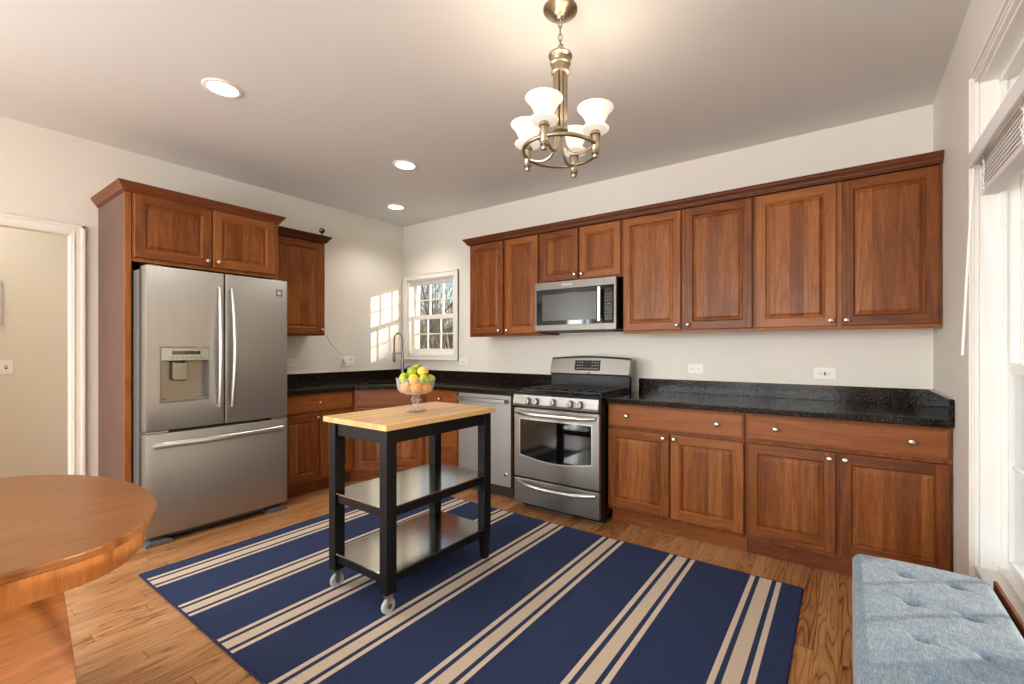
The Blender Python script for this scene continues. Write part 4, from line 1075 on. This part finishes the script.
# ---------------------------------------------------------------- outdoors
tag(B().box(-40, 45, .2, 60, -.65, -.6).build('yard_ground', 'ground', smooth=False), kind='structure')
fn = empty('timber_fence', (-17, 15, -.6), radians(-8), 'weathered timber fence across the yard seen through the small window', 'fence')
for i in range(9):
    B().box(i * 2.2, i * 2.2 + .12, 0, .12, 0, 2.0).build('post', 'fence', fn, smooth=False)
    if i < 8:
        b = B()
        for k in range(15): b.box(i * 2.2 + .12 + k * .139, i * 2.2 + .12 + k * .139 + .13, .02, .045, .05, 1.85)
        b.build('board_panel', 'fence', fn, smooth=False)
def tree(x, y, h, seed, label, r0=.16):
    rnd = random.Random(seed); b = B()
    def branch(p, d, L, r, lev):
        n = 5; pts = [p]; rs = [r]
        for i in range(n):
            d = (d + Vector((rnd.uniform(-1, 1), rnd.uniform(-1, 1), rnd.uniform(-.2, .5))) * .13).normalized(); pts.append(pts[-1] + d * (L / n)); rs.append(r * (1 - .55 * (i + 1) / n))
        b.tube(pts, rs, 6 if lev < 2 else 4)
        if lev < 5:
            for k in range(4 if lev < 3 else 3):
                i = rnd.randint(2 if lev else 2, n); a = rnd.uniform(0, 2 * pi); s = Vector((cos(a), sin(a), rnd.uniform(.1, .9)))
                branch(pts[i], (d * .55 + s * .75).normalized(), L * rnd.uniform(.5, .72), rs[i] * .62, lev + 1)
    branch(Vector((0, 0, 0)), Vector((rnd.uniform(-.1, .1), 0, 1)), h * .45, r0, 0)
    o = b.build('bare_tree', 'bark', loc=(x, y, -.6)); return tag(o, label, 'tree')
tree(-6.15, 6.2, 7.0, 3, 'bare winter tree whose trunk stands in the middle of the small window', .10)
tree(-4.5, 4.25, 5.5, 5, 'nearest bare tree, in the left panes of the small window', .06)
tree(-8.9, 9.6, 7.0, 8, 'bare winter tree in the right panes of the small window', .10)
tree(-12.2, 11.3, 7.0, 11, 'slender bare tree farther back, just in front of the fence', .09)
tree(-17.8, 17.9, 10.0, 13, 'bare tree just beyond the timber fence, toward the right panes', .14)
rnd = random.Random(4); b = B()
for i in range(420):
    x = rnd.uniform(-46, -8); y = rnd.uniform(22, 36); h = rnd.uniform(3.0, 7.5); l1 = rnd.uniform(-.6, .6); p = Vector((x, y, -.6))
    b.tube([p, p + Vector((l1 * .4, 0, h * .5)), p + Vector((l1, 0, h))], [.10, .07, .02], 5)
    for k in range(5):
        z = rnd.uniform(.2, .9) * h; d_ = Vector((rnd.uniform(-1, 1), rnd.uniform(-.5, .5), rnd.uniform(.3, 1.2))); q = p + Vector((l1 * z / h, 0, z)); b.tube([q, q + d_ * .6, q + d_ * 1.5], [.05, .035, .012], 4)
tag(b.build('distant_woods', 'bark'), 'grey brown bare woods along the horizon far behind the fence', 'woods', kind='stuff')
nh = empty('neighbour_house', (10.5, 13, -.6), radians(6), 'pale grey sided house next door seen through the right window', 'house')
B().box(0, 10, 0, 7, 0, 5.2).build('wall', 'siding', nh, smooth=False)
B().prism([(-.4, 5.2), (10.4, 5.2), (5, 8)], -.4, 7.4, plane='xz').build('roof', 'roof', nh, smooth=False)
for x in (1.5, 6.5):
    o = B().box(x, x + 1.1, -.05, .02, 1.4, 3.0).build('window', 'white', nh, smooth=False); B().box(x + .08, x + 1.02, -.06, -.045, 1.48, 2.92).build('pane', 'blackglass', o, smooth=False)
